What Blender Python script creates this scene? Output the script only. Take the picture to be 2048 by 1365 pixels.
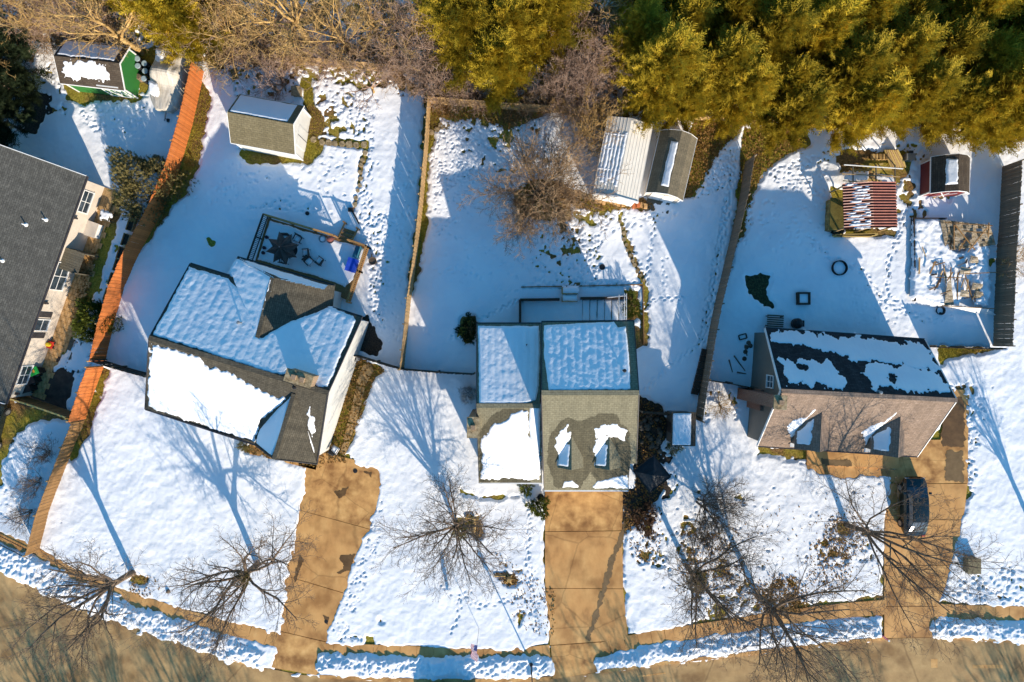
import bpy, math, random
import numpy as np
from mathutils import Vector
R = math.radians
random.seed(7); rng = np.random.default_rng(7)
scene = bpy.context.scene
col = scene.collection
for o in list(bpy.data.objects): bpy.data.objects.remove(o)

# ------------------------------------------------------------------ camera, sky, sun, exposure
CAMH = 46.0; FPX = 1150.0
cam_d = bpy.data.cameras.new('camera'); cam = bpy.data.objects.new('camera', cam_d); col.objects.link(cam)
cam.location = (0, 0, CAMH); cam.rotation_euler = (0, 0, 0)
cam_d.sensor_width = 36.0; cam_d.lens = 36.0 * FPX / 2048.0; cam_d.clip_end = 3000
scene.camera = cam
SUN_EL = R(19.5); SUN_DIR = Vector((0.425, -0.905, 0)).normalized()      # horizontal direction towards the sun
w = bpy.data.worlds.new('World'); scene.world = w; w.use_nodes = True
wn = w.node_tree; bg = wn.nodes['Background']
sky = wn.nodes.new('ShaderNodeTexSky'); sky.sky_type = 'NISHITA'; sky.sun_disc = False
sky.sun_elevation = SUN_EL; sky.sun_rotation = math.atan2(SUN_DIR.x, SUN_DIR.y)
sky.ozone_density = 3.0; sky.air_density = 1.0; sky.dust_density = 0.3
hsv = wn.nodes.new('ShaderNodeHueSaturation'); hsv.inputs['Saturation'].default_value = 1.3; hsv.inputs['Hue'].default_value = .49
wn.links.new(sky.outputs[0], hsv.inputs['Color']); wn.links.new(hsv.outputs[0], bg.inputs[0]); bg.inputs[1].default_value = 0.135
sd = bpy.data.lights.new('sun', 'SUN'); sd.energy = 4.45; sd.angle = R(0.5); sd.color = (1.0, 0.87, 0.70)
so = bpy.data.objects.new('sun', sd); col.objects.link(so)
to_sun = Vector((SUN_DIR.x * math.cos(SUN_EL), SUN_DIR.y * math.cos(SUN_EL), math.sin(SUN_EL)))
so.rotation_euler = to_sun.to_track_quat('Z', 'Y').to_euler(); so.location = (40, -80, 60)
scene.render.engine = 'CYCLES'
vs = scene.view_settings; vs.view_transform = 'Standard'; vs.look = 'None'; vs.gamma = 1.0; vs.use_curve_mapping = False
vs.exposure = 0.86

# ------------------------------------------------------------------ helpers
def P(px, py, z=0.0):
    s = (CAMH - z) / FPX
    return Vector(((px - 1024) * s, (682.5 - py) * s, z))
def tag(o, label=None, cat=None, group=None, kind=None):
    if label: o['label'] = label
    if cat: o['category'] = cat
    if group: o['group'] = group
    if kind: o['kind'] = kind
    return o
def link(o, parent=None):
    col.objects.link(o)
    if parent is not None: o.parent = parent
    return o
def thing(name, label, cat, loc=(0, 0, 0), rz=0.0, group=None):
    o = bpy.data.objects.new(name, None); col.objects.link(o); o.location = loc; o.rotation_euler = (0, 0, rz)
    o.empty_display_size = 0.3
    return tag(o, label, cat, group)
def root_struct(name, kind='structure'):
    o = bpy.data.objects.new(name, None); col.objects.link(o); o['kind'] = kind; return o
def np_mesh(name, verts, faces, smooth=False):
    """verts Nx3 array, faces MxK array (K = 3 or 4)"""
    verts = np.asarray(verts, dtype=np.float32); faces = np.asarray(faces, dtype=np.int32)
    me = bpy.data.meshes.new(name); k = faces.shape[1]; m = faces.shape[0]
    me.vertices.add(len(verts)); me.vertices.foreach_set('co', verts.ravel())
    me.loops.add(m * k); me.loops.foreach_set('vertex_index', faces.ravel())
    me.polygons.add(m); me.polygons.foreach_set('loop_start', np.arange(0, m * k, k, dtype=np.int32))
    try: me.polygons.foreach_set('loop_total', np.full(m, k, dtype=np.int32))
    except Exception: pass
    if smooth: me.polygons.foreach_set('use_smooth', np.ones(m, dtype=bool))
    me.update(calc_edges=True); me.validate(); return me
def obj(name, me, m=None, parent=None):
    o = bpy.data.objects.new(name, me)
    if m is not None and not me.materials: me.materials.append(m)
    return link(o, parent)

class MB:
    """collects faces, builds ONE mesh; UV in metres"""
    def __init__(s): s.v = []; s.f = []; s.uv = []
    def poly(s, pts, uvs=None):
        i = len(s.v); pts = [Vector(p) for p in pts]; s.v += pts; s.f.append(list(range(i, i + len(pts))))
        if uvs is None:
            n = Vector((0, 0, 0))
            for a in range(len(pts)):
                p, q = pts[a], pts[(a + 1) % len(pts)]
                n += Vector(((p.y - q.y) * (p.z + q.z), (p.z - q.z) * (p.x + q.x), (p.x - q.x) * (p.y + q.y)))
            if n.length < 1e-9: n = Vector((0, 0, 1))
            n.normalize(); u = Vector((-n.y, n.x, 0))
            u = u.normalized() if u.length > .03 else Vector((1, 0, 0))
            vv = n.cross(u); uvs = [(p.dot(u), p.dot(vv)) for p in pts]
        s.uv.append(uvs)
        return s
    def box(s, c, d, rz=0.0, rx=0.0, ry=0.0):
        from mathutils import Euler
        m = Euler((rx, ry, rz)).to_matrix(); c = Vector(c); hx, hy, hz = d[0] / 2, d[1] / 2, d[2] / 2
        q = [c + m @ Vector((x, y, z)) for x, y, z in
             ((-hx, -hy, -hz), (hx, -hy, -hz), (hx, hy, -hz), (-hx, hy, -hz), (-hx, -hy, hz), (hx, -hy, hz), (hx, hy, hz), (-hx, hy, hz))]
        for f in ((0, 3, 2, 1), (4, 5, 6, 7), (0, 1, 5, 4), (1, 2, 6, 5), (2, 3, 7, 6), (3, 0, 4, 7)): s.poly([q[i] for i in f])
        return s
    def bar(s, a, b, wd, ht=None):
        """box beam from a to b; a, b on its centre line"""
        a = Vector(a); b = Vector(b); ht = ht or wd; d = b - a; L = d.length
        if L < 1e-6: return s
        d.normalize(); sx = d.cross(Vector((0, 0, 1)))
        sx = sx.normalized() if sx.length > 1e-3 else Vector((1, 0, 0)); up = sx.cross(d)
        sx *= wd / 2; up *= ht / 2
        q = [a - sx - up, a + sx - up, a + sx + up, a - sx + up, b - sx - up, b + sx - up, b + sx + up, b - sx + up]
        for f in ((0, 1, 2, 3), (7, 6, 5, 4), (0, 4, 5, 1), (1, 5, 6, 2), (2, 6, 7, 3), (3, 7, 4, 0)): s.poly([q[i] for i in f])
        return s
    def tube(s, a, b, r0, r1=None, n=8, caps=True):
        a = Vector(a); b = Vector(b); r1 = r0 if r1 is None else r1; d = (b - a).normalized()
        x = d.orthogonal().normalized(); y = d.cross(x)
        A = [a + (x * math.cos(t) + y * math.sin(t)) * r0 for t in [2 * math.pi * k / n for k in range(n)]]
        B = [b + (x * math.cos(t) + y * math.sin(t)) * r1 for t in [2 * math.pi * k / n for k in range(n)]]
        for k in range(n): s.poly([A[k], A[(k + 1) % n], B[(k + 1) % n], B[k]])
        if caps: s.poly(A[::-1]); s.poly(B)
        return s
    def lathe(s, c, prof, n=12):
        c = Vector(c); rings = [[c + Vector((r * math.cos(2 * math.pi * k / n), r * math.sin(2 * math.pi * k / n), z)) for k in range(n)] for r, z in prof]
        for i in range(len(rings) - 1):
            for k in range(n): s.poly([rings[i][k], rings[i][(k + 1) % n], rings[i + 1][(k + 1) % n], rings[i + 1][k]])
        s.poly(rings[0][::-1]); s.poly(rings[-1]); return s
    def slab(s, pts, t):
        """polygon (counter-clockwise seen from above) with thickness t downwards"""
        pts = [Vector(p) for p in pts]; lo = [p - Vector((0, 0, t)) for p in pts]; n = len(pts)
        s.poly(pts); s.poly(lo[::-1])
        for k in range(n): s.poly([lo[k], lo[(k + 1) % n], pts[(k + 1) % n], pts[k]])
        return s
    def build(s, name, m=None, parent=None, smooth=False, shift=None):
        me = bpy.data.meshes.new(name)
        vv = [(p.x, p.y, p.z) for p in s.v] if shift is None else [(p.x - shift[0], p.y - shift[1], p.z - shift[2]) for p in s.v]
        me.from_pydata(vv, [], s.f); uvl = me.uv_layers.new(name='UVMap')
        flat = [c for uvs in s.uv for uv in uvs for c in uv]; uvl.data.foreach_set('uv', flat)
        if smooth: me.polygons.foreach_set('use_smooth', [True] * len(s.f))
        me.update(); return obj(name, me, m, parent)

# ------------------------------------------------------------------ materials
def newmat(name):
    m = bpy.data.materials.new(name); m.use_nodes = True; nt = m.node_tree; b = nt.nodes['Principled BSDF']
    return m, nt, b
def node(nt, typ, **k):
    n = nt.nodes.new(typ)
    for a, v in k.items():
        if a in n.inputs: n.inputs[a].default_value = v
        else: setattr(n, a, v)
    return n
def ramp(nt, fac, stops):
    r = nt.nodes.new('ShaderNodeValToRGB'); e = r.color_ramp.elements
    while len(e) > 1: e.remove(e[-1])
    e[0].position = stops[0][0]; e[0].color = (*stops[0][1], 1)
    for p, c in stops[1:]:
        q = e.new(p); q.color = (*c, 1)
    nt.links.new(fac, r.inputs[0]); return r.outputs[0]
def M(name, cols, scale=3.0, rough=.85, bump=0.0, bscale=None, coord='Object', detail=6, metal=0.0, spec=.3, dist=.02, stretch=(1, 1, 1), lo=.35, hi=.65):
    m, nt, b = newmat(name); tc = node(nt, 'ShaderNodeTexCoord'); mp = node(nt, 'ShaderNodeMapping')
    mp.inputs['Scale'].default_value = stretch; nt.links.new(tc.outputs[coord], mp.inputs[0])
    nz = node(nt, 'ShaderNodeTexNoise', Scale=scale, Detail=float(detail), Roughness=.62); nt.links.new(mp.outputs[0], nz.inputs['Vector'])
    n = len(cols); st = [(lo + (hi - lo) * i / max(1, n - 1), c) for i, c in enumerate(cols)]
    nt.links.new(ramp(nt, nz.outputs[0], st), b.inputs['Base Color'])
    b.inputs['Roughness'].default_value = rough; b.inputs['Metallic'].default_value = metal
    b.inputs['Specular IOR Level'].default_value = spec
    if bump:
        n2 = node(nt, 'ShaderNodeTexNoise', Scale=bscale or scale * 4, Detail=5.0); nt.links.new(mp.outputs[0], n2.inputs['Vector'])
        bp = node(nt, 'ShaderNodeBump', Strength=bump, Distance=dist); nt.links.new(n2.outputs[0], bp.inputs['Height']); nt.links.new(bp.outputs[0], b.inputs['Normal'])
    return m
def shingles(name, c1, c2, dark, streak=.5, row=.14, wdt=.33, rough=.95):
    m, nt, b = newmat(name); tc = node(nt, 'ShaderNodeTexCoord')
    br = node(nt, 'ShaderNodeTexBrick', Scale=1.0); br.inputs['Brick Width'].default_value = wdt; br.inputs['Row Height'].default_value = row
    br.inputs['Mortar Size'].default_value = .012; br.inputs['Mortar Smooth'].default_value = .3; br.inputs['Bias'].default_value = -.15
    br.inputs['Color1'].default_value = (*c1, 1); br.inputs['Color2'].default_value = (*c2, 1); br.inputs['Mortar'].default_value = (*dark, 1)
    nt.links.new(tc.outputs['UV'], br.inputs['Vector'])
    mp = node(nt, 'ShaderNodeMapping'); mp.inputs['Scale'].default_value = (2.2, .35, 1); nt.links.new(tc.outputs['UV'], mp.inputs[0])
    nz = node(nt, 'ShaderNodeTexNoise', Scale=1.0, Detail=7.0, Roughness=.65); nt.links.new(mp.outputs[0], nz.inputs['Vector'])
    sp = node(nt, 'ShaderNodeTexNoise', Scale=7.0, Detail=3.0, Roughness=.8); nt.links.new(tc.outputs['UV'], sp.inputs['Vector'])
    mx = node(nt, 'ShaderNodeMix', data_type='RGBA', blend_type='MULTIPLY'); mx.inputs[0].default_value = streak
    nt.links.new(br.outputs[0], mx.inputs[6]); nt.links.new(ramp(nt, nz.outputs[0], [(.3, (.55, .55, .55)), (.7, (1.35, 1.33, 1.3))]), mx.inputs[7])
    m2 = node(nt, 'ShaderNodeMix', data_type='RGBA', blend_type='MULTIPLY'); m2.inputs[0].default_value = .8
    nt.links.new(mx.outputs[2], m2.inputs[6]); nt.links.new(ramp(nt, sp.outputs[0], [(.35, (.78, .78, .78)), (.55, (1, 1, 1)), (.72, (1.5, 1.48, 1.42))]), m2.inputs[7])
    nt.links.new(m2.outputs[2], b.inputs['Base Color']); b.inputs['Roughness'].default_value = rough; b.inputs['Specular IOR Level'].default_value = .2
    bp = node(nt, 'ShaderNodeBump', Strength=.5, Distance=.01); nt.links.new(br.outputs['Fac'], bp.inputs['Height']); bp.invert = True
    nt.links.new(bp.outputs[0], b.inputs['Normal']); return m
def siding(name, c, row=.13, rough=.6):
    m, nt, b = newmat(name); tc = node(nt, 'ShaderNodeTexCoord'); sp = node(nt, 'ShaderNodeSeparateXYZ'); nt.links.new(tc.outputs['UV'], sp.inputs[0])
    mt = node(nt, 'ShaderNodeMath', operation='DIVIDE'); mt.inputs[1].default_value = row; nt.links.new(sp.outputs[1], mt.inputs[0])
    fr = node(nt, 'ShaderNodeMath', operation='FRACT'); nt.links.new(mt.outputs[0], fr.inputs[0])
    bp = node(nt, 'ShaderNodeBump', Strength=.8, Distance=.012); nt.links.new(fr.outputs[0], bp.inputs['Height']); bp.invert = True
    nt.links.new(bp.outputs[0], b.inputs['Normal'])
    nz = node(nt, 'ShaderNodeTexNoise', Scale=1.2, Detail=6.0); nt.links.new(tc.outputs['UV'], nz.inputs['Vector'])
    nt.links.new(ramp(nt, nz.outputs[0], [(.3, tuple(x * .86 for x in c)), (.7, c)]), b.inputs['Base Color']); b.inputs['Roughness'].default_value = rough
    return m
def leafmat(name, cols, scale=1.6):
    m, nt, b = newmat(name); tc = node(nt, 'ShaderNodeTexCoord'); oi = node(nt, 'ShaderNodeObjectInfo')
    ad = node(nt, 'ShaderNodeVectorMath', operation='ADD'); nt.links.new(tc.outputs['Object'], ad.inputs[0]); nt.links.new(oi.outputs['Random'], ad.inputs[1])
    nz = node(nt, 'ShaderNodeTexNoise', Scale=scale, Detail=8.0, Roughness=.75); nt.links.new(ad.outputs[0], nz.inputs['Vector'])
    n = len(cols); c = ramp(nt, nz.outputs[0], [(.3 + .4 * i / (n - 1), q) for i, q in enumerate(cols)])
    hs = node(nt, 'ShaderNodeHueSaturation'); mr = node(nt, 'ShaderNodeMapRange'); mr.inputs[3].default_value = .7; mr.inputs[4].default_value = 1.3
    nt.links.new(oi.outputs['Random'], mr.inputs[0]); nt.links.new(mr.outputs[0], hs.inputs['Value']); nt.links.new(c, hs.inputs['Color'])
    nt.links.new(hs.outputs[0], b.inputs['Base Color']); b.inputs['Roughness'].default_value = .7; b.inputs['Specular IOR Level'].default_value = .15
    tr = node(nt, 'ShaderNodeBsdfTranslucent'); nt.links.new(hs.outputs[0], tr.inputs[0]); mx = node(nt, 'ShaderNodeMixShader'); mx.inputs[0].default_value = .3
    nt.links.new(b.outputs[0], mx.inputs[1]); nt.links.new(tr.outputs[0], mx.inputs[2]); nt.links.new(mx.outputs[0], nt.nodes['Material Output'].inputs[0])
    return m

def snowmat():
    m, nt, b = newmat('snow'); tc = node(nt, 'ShaderNodeTexCoord')
    n1 = node(nt, 'ShaderNodeTexNoise', Scale=.5, Detail=6.0); n2 = node(nt, 'ShaderNodeTexNoise', Scale=9.0, Detail=6.0, Roughness=.7)
    nt.links.new(tc.outputs['Object'], n1.inputs['Vector']); nt.links.new(tc.outputs['Object'], n2.inputs['Vector'])
    nt.links.new(ramp(nt, n1.outputs[0], [(.3, (.79, .80, .825)), (.65, (.87, .865, .865))]), b.inputs['Base Color'])
    b.inputs['Roughness'].default_value = .75; b.inputs['Specular IOR Level'].default_value = .25
    bp = node(nt, 'ShaderNodeBump', Strength=.5, Distance=.035); nt.links.new(n2.outputs[0], bp.inputs['Height']); nt.links.new(bp.outputs[0], b.inputs['Normal'])
    return m
SNOW = snowmat()
def groundmat():
    m, nt, b = newmat('ground'); tc = node(nt, 'ShaderNodeTexCoord')
    n1 = node(nt, 'ShaderNodeTexNoise', Scale=.35, Detail=5.0); n2 = node(nt, 'ShaderNodeTexNoise', Scale=7.0, Detail=7.0, Roughness=.75)
    for n in (n1, n2): nt.links.new(tc.outputs['Object'], n.inputs['Vector'])
    a = ramp(nt, n2.outputs[0], [(.3, (.09, .065, .012)), (.5, (.27, .22, .03)), (.7, (.45, .35, .07))])
    c = ramp(nt, n2.outputs[0], [(.3, (.05, .03, .012)), (.5, (.19, .11, .04)), (.7, (.38, .22, .09))])
    mx = node(nt, 'ShaderNodeMix', data_type='RGBA'); f = ramp(nt, n1.outputs[0], [(.45, (0, 0, 0)), (.58, (1, 1, 1))])
    nt.links.new(f, mx.inputs[0]); nt.links.new(a, mx.inputs[6]); nt.links.new(c, mx.inputs[7]); nt.links.new(mx.outputs[2], b.inputs['Base Color'])
    b.inputs['Roughness'].default_value = .95; b.inputs['Specular IOR Level'].default_value = .1
    bp = node(nt, 'ShaderNodeBump', Strength=1.0, Distance=.06); nt.links.new(n2.outputs[0], bp.inputs['Height']); nt.links.new(bp.outputs[0], b.inputs['Normal'])
    return m
GROUND = groundmat()
CONC = M('concrete_tan', [(.33, .155, .050), (.52, .265, .088), (.61, .33, .115), (.72, .43, .165)], .8, .8, .25, 30, dist=.01, lo=.25, hi=.76, detail=12, stretch=(1, .55, 1))
CONC2 = M('concrete_worn', [(.30, .14, .046), (.48, .245, .082), (.59, .32, .11), (.69, .41, .155)], 1.0, .85, .3, 30, dist=.01, lo=.3, hi=.7, detail=9)
ASPH = M('road_worn', [(.22, .125, .055), (.37, .225, .095), (.47, .295, .125), (.58, .38, .17)], .6, .9, .3, 40, dist=.01, lo=.28, hi=.75, detail=9)
def cracked(m, sc, amt=.38):
    nt = m.node_tree; b = nt.nodes['Principled BSDF']; src = b.inputs['Base Color'].links[0].from_socket; tc = node(nt, 'ShaderNodeTexCoord')
    nz = node(nt, 'ShaderNodeTexNoise', Scale=1.3, Detail=4.0); nt.links.new(tc.outputs['Object'], nz.inputs['Vector']); ad = node(nt, 'ShaderNodeMix', data_type='VECTOR'); ad.inputs[0].default_value = .22
    nt.links.new(tc.outputs['Object'], ad.inputs[4]); nt.links.new(nz.outputs['Color'], ad.inputs[5]); vo = node(nt, 'ShaderNodeTexVoronoi', Scale=sc, feature='DISTANCE_TO_EDGE'); nt.links.new(ad.outputs[1], vo.inputs['Vector'])
    n3 = node(nt, 'ShaderNodeTexNoise', Scale=.5, Detail=5.0); nt.links.new(tc.outputs['Object'], n3.inputs['Vector']); mx = node(nt, 'ShaderNodeMix', data_type='RGBA', blend_type='MULTIPLY'); mx.inputs[0].default_value = amt
    nt.links.new(ramp(nt, vo.outputs['Distance'], [(0, (.3, .27, .25)), (.006, (.5, .47, .45)), (.012, (1, 1, 1))]), mx.inputs[7]); nt.links.new(src, mx.inputs[6])
    m2 = node(nt, 'ShaderNodeMix', data_type='RGBA', blend_type='MULTIPLY'); m2.inputs[0].default_value = .9; nt.links.new(mx.outputs[2], m2.inputs[6]); nt.links.new(ramp(nt, n3.outputs[0], [(.34, (.62, .56, .50)), (.5, (1, 1, 1)), (.68, (1.12, 1.1, 1.08))]), m2.inputs[7]); nt.links.new(m2.outputs[2], b.inputs['Base Color'])
cracked(CONC, .22); cracked(CONC2, .3); cracked(ASPH, .16, .45)
WETC = M('wet_concrete', [(.10, .055, .022), (.17, .095, .038)], 1.5, .35, .2, 20, dist=.01)
PAVER = M('paver_tan', [(.28, .15, .05), (.48, .28, .11), (.58, .36, .17)], 4, .85, .3, 30, dist=.01)
GRAVEL = M('dark_mulch', [(.012, .010, .009), (.04, .03, .022), (.10, .07, .045)], 9, .95, 1.0, 14, dist=.06, lo=.3, hi=.7)
def woodm(name, cols, rough=.75):
    m = M(name, cols, 6, rough, .25, 30, stretch=(3, 3, .25), dist=.006, lo=.3, hi=.7); nt = m.node_tree; b = nt.nodes['Principled BSDF']; src = b.inputs['Base Color'].links[0].from_socket
    oi = node(nt, 'ShaderNodeObjectInfo'); mr = node(nt, 'ShaderNodeMapRange'); mr.inputs[3].default_value = .84; mr.inputs[4].default_value = 1.12; nt.links.new(oi.outputs['Random'], mr.inputs[0])
    hs = node(nt, 'ShaderNodeHueSaturation'); nt.links.new(mr.outputs[0], hs.inputs['Value']); nt.links.new(src, hs.inputs['Color']); nt.links.new(hs.outputs[0], b.inputs['Base Color']); return m
W_ORANGE = woodm('cedar_stain_wood', [(.34, .095, .02), (.50, .15, .035), (.60, .21, .06)])
W_GREYL = woodm('faded_brown_grey_wood', [(.13, .10, .07), (.20, .155, .105), (.28, .22, .15)])
W_TAN = woodm('weathered_tan_wood', [(.26, .16, .07), (.42, .27, .12), (.55, .38, .19)])
W_GREY = woodm('weathered_grey_wood', [(.055, .048, .035), (.10, .088, .062), (.15, .13, .09)])
W_BROWN = woodm('brown_fence_wood', [(.13, .068, .024), (.24, .13, .048), (.34, .20, .08)])
W_YEL = woodm('pale_yellow_wood', [(.38, .26, .08), (.52, .37, .13)])
W_DARK = woodm('dark_deck_wood', [(.035, .022, .015), (.07, .042, .025)])
WHITE = M('white_trim', [(.70, .69, .66), (.80, .79, .77)], 2, .5)
FASC = M('dark_fascia', [(.03, .028, .03), (.05, .045, .048)], 2, .5)
GLASS = M('window_glass', [(.02, .03, .04), (.05, .07, .09)], 1.5, .08, spec=.8)
BLACK = M('black_plastic', [(.012, .012, .013), (.03, .03, .032)], 3, .45)
RUBBER = M('black_rubber', [(.01, .01, .01), (.02, .02, .02)], 3, .8)
STEEL = M('grey_metal', [(.25, .25, .25), (.38, .38, .37)], 3, .4, metal=.6)
BRICK = shingles('red_brick', (.20, .075, .045), (.26, .11, .07), (.30, .25, .2), .3, .075, .22)
BRICKT = shingles('tan_brick', (.30, .17, .09), (.36, .22, .13), (.36, .30, .22), .3, .075, .22)
STONE = M('stone', [(.12, .09, .05), (.30, .22, .12), (.42, .33, .2)], 4, .9, .6, 12)
GRASSM = leafmat('grass_blades', [(.09, .075, .010), (.28, .23, .025), (.50, .38, .05)], 3)
LEAFB = leafmat('dead_leaves', [(.07, .035, .012), (.22, .12, .035), (.40, .24, .08)], 5)
CEDAR = leafmat('cedar_foliage', [(.09, .066, .010), (.32, .21, .02), (.60, .38, .035), (.86, .52, .09)], 1.3)
CEDARG = leafmat('cedar_foliage_green', [(.08, .07, .010), (.28, .215, .018), (.52, .37, .028), (.78, .52, .07)], 1.3)
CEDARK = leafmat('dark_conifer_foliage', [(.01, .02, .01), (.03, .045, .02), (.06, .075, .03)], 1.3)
BUSHG = leafmat('grey_green_foliage', [(.07, .06, .02), (.22, .18, .065), (.42, .34, .15)], 2.5)
BUSHY = leafmat('evergreen_bush_foliage', [(.02, .03, .005), (.09, .11, .015), (.20, .20, .03)], 3)
IVY = leafmat('ivy_leaves', [(.03, .03, .01), (.13, .11, .035), (.27, .20, .08)], 4)
BARK = M('dark_bark', [(.07, .047, .033), (.15, .105, .07), (.24, .17, .115)], 5, .95, .3, 12)
BARKT = M('tan_bark', [(.20, .12, .045), (.40, .25, .09), (.58, .39, .16)], 2.5, .95)
BARKM = M('brown_twig_bark', [(.10, .062, .035), (.26, .165, .09), (.46, .31, .17)], 1.3, .95)
BARKG = M('grey_bark', [(.17, .105, .075), (.30, .20, .145), (.45, .32, .24)], 2, .95)

# ------------------------------------------------------------------ numpy noise and distance fields
def vnoise(X, Y, s, seed=0):
    """smooth value noise in -1..1, feature size s metres"""
    r = np.random.default_rng(seed); T = r.random((256, 256)) * 2 - 1
    x = X / s + 1000.3; y = Y / s + 1000.7; xi = np.floor(x).astype(int); yi = np.floor(y).astype(int)
    fx = x - xi; fy = y - yi; fx = fx * fx * (3 - 2 * fx); fy = fy * fy * (3 - 2 * fy)
    a = T[yi % 256, xi % 256]; b = T[yi % 256, (xi + 1) % 256]; c = T[(yi + 1) % 256, xi % 256]; d = T[(yi + 1) % 256, (xi + 1) % 256]
    return (a * (1 - fx) + b * fx) * (1 - fy) + (c * (1 - fx) + d * fx) * fy
def sdf(X, Y, pts):
    """signed distance to polygon, positive inside"""
    d2 = np.full(X.shape, 1e9); ins = np.zeros(X.shape, bool); n = len(pts)
    for i in range(n):
        ax, ay = pts[i][0], pts[i][1]; bx, by = pts[(i + 1) % n][0], pts[(i + 1) % n][1]
        ex, ey = bx - ax, by - ay; L = ex * ex + ey * ey + 1e-12
        t = np.clip(((X - ax) * ex + (Y - ay) * ey) / L, 0, 1); dx = X - ax - t * ex; dy = Y - ay - t * ey
        d2 = np.minimum(d2, dx * dx + dy * dy)
        cnd = (ay > Y) != (by > Y)
        if abs(by - ay) > 1e-12: ins ^= cnd & (X < ex * (Y - ay) / (by - ay) + ax)
    d = np.sqrt(d2); return np.where(ins, d, -d)
def gpts(pp, z=0.0): return [P(x, y, z) for x, y in pp]
def strip(pp, wpx):
    """polygon around a pixel poly-line"""
    L = []; Rr = []
    for i, (x, y) in enumerate(pp):
        a = pp[max(0, i - 1)]; b = pp[min(len(pp) - 1, i + 1)]; dx, dy = b[0] - a[0], b[1] - a[1]; q = math.hypot(dx, dy) or 1
        ww = wpx[i] if isinstance(wpx, (list, tuple)) else wpx
        L.append((x - dy / q * ww / 2, y + dx / q * ww / 2)); Rr.append((x + dy / q * ww / 2, y - dx / q * ww / 2))
    return L + Rr[::-1]
def circ(x, y, r, ry=None, n=14): return [(x + r * math.cos(2 * math.pi * k / n), y + (ry or r) * math.sin(2 * math.pi * k / n)) for k in range(n)]
# ================================================================== GROUND, ROAD, PAVEMENTS
g = MB(); g.poly([(-700, -700, -.02), (700, -700, -.02), (700, 700, -.02), (-700, 700, -.02)])
tag(g.build('ground', GROUND), kind='structure')

ROAD_TOP = [(-500, 1050), (-100, 1090), (0, 1128), (100, 1172), (200, 1215), (300, 1255), (400, 1296), (500, 1330), (600, 1350), (700, 1358), (850, 1362), (1000, 1362), (1105, 1358), (1200, 1345), (1350, 1325), (1500, 1308), (1650, 1290), (1790, 1277), (1900, 1275), (2048, 1285), (2300, 1290), (2700, 1280)]
rd = MB(); rp = [P(x, y, .0) + Vector((0, 0, .004)) for x, y in ROAD_TOP]; lowp = [P(x, y + 260) + Vector((0, 0, .004)) for x, y in ROAD_TOP]
for i in range(len(rp) - 1): rd.poly([rp[i], lowp[i], lowp[i + 1], rp[i + 1]])
tag(rd.build('road', ASPH), kind='structure')
# asphalt repairs, thin sheets just above the road
rpch = MB()
for q in ([(1945, 1330), (2005, 1330), (2005, 1337), (1945, 1337)], [(1862, 1318), (1875, 1318), (1875, 1336), (1862, 1336)], [(1275, 1352), (1330, 1345), (1332, 1348), (1277, 1355)]):
    rpch.poly([p + Vector((0, 0, .008)) for p in gpts(q)][::-1])
tag(rpch.build('road_repair', CONC2), kind='structure')

kerb = root_struct('kerb')
def kerb_run(pp):
    for i in range(len(pp) - 1):
        a = P(*pp[i]); b = P(*pp[i + 1]); n = max(1, round((b - a).length / 3.0))
        for k in range(n):
            q = MB().bar(a.lerp(b, k / n) + Vector((0, 0, .06)), a.lerp(b, (k + .993) / n) + Vector((0, 0, .06)), .28, .14)
            q.build('kerb_stone', CONC2, kerb)
kerb_run([(x, y - 3) for x, y in ROAD_TOP[1:8]]); kerb_run([(640, 1352), (850, 1360), (1000, 1360), (1103, 1356)])
kerb_run([(1200, 1342), (1350, 1322), (1500, 1305), (1650, 1287), (1768, 1276)]); kerb_run([(1872, 1272), (1930, 1275), (2048, 1282), (2300, 1287)])

sw = root_struct('sidewalk')
def walk(parent, pp, wd, L=1.25, top=.05, m=CONC, nm='slab', jit=.004):
    """slabs laid one after another along a pixel poly-line"""
    pts = [P(x, y) for x, y in pp]
    for i in range(len(pts) - 1):
        a, b = pts[i], pts[i + 1]; d = b - a; Ln = d.length; d.normalize(); s = Vector((-d.y, d.x, 0)) * wd / 2; n = max(1, round(Ln / L))
        for k in range(n):
            p = a + d * (Ln * k / n + .012); q = a + d * (Ln * (k + 1) / n - .012); z = Vector((0, 0, top + random.uniform(-jit, jit)))
            MB().slab([p - s + z, q - s + z, q + s + z, p + s + z], .12).build(nm, m, parent)
SW_L = [(-250, 985), (-40, 1056), (60, 1103), (135, 1143), (250, 1195), (380, 1237), (500, 1265), (566, 1287)]
SW_M = [(640, 1301), (720, 1303), (800, 1305), (900, 1311), (1000, 1313), (1100, 1304)]
SW_R = [(1190, 1303), (1250, 1287), (1330, 1272), (1400, 1262), (1480, 1250), (1560, 1236), (1650, 1225), (1700, 1220), (1772, 1214)]
SW_F = [(1872, 1222), (1920, 1224), (1990, 1226), (2100, 1228), (2300, 1230)]
for s_ in (SW_L, SW_M, SW_R, SW_F): walk(sw, s_, 1.15)

def driveway(quads, m=CONC, parent_name='driveway'):
    r = root_struct(parent_name)
    for i, q in enumerate(quads):
        z = .055 + .003 * (i % 2); MB().slab([p + Vector((0, 0, z)) for p in gpts(q)], .12).build('slab', m if i % 3 else CONC2, r)
    return r
# left driveway (bent), four slabs
driveway([[(592, 1018), (740, 1058), (775, 935), (600, 895)], [(565, 1149), (690, 1186), (740, 1059), (592, 1019)],
          [(545, 1258), (653, 1283), (689, 1187.2), (565, 1150.2)], [(530, 1332), (642, 1352), (652, 1284.2), (545, 1259.2)]])
driveway([[(500, 908), (632, 940), (640, 905), (500, 880)]], parent_name='path')
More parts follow.
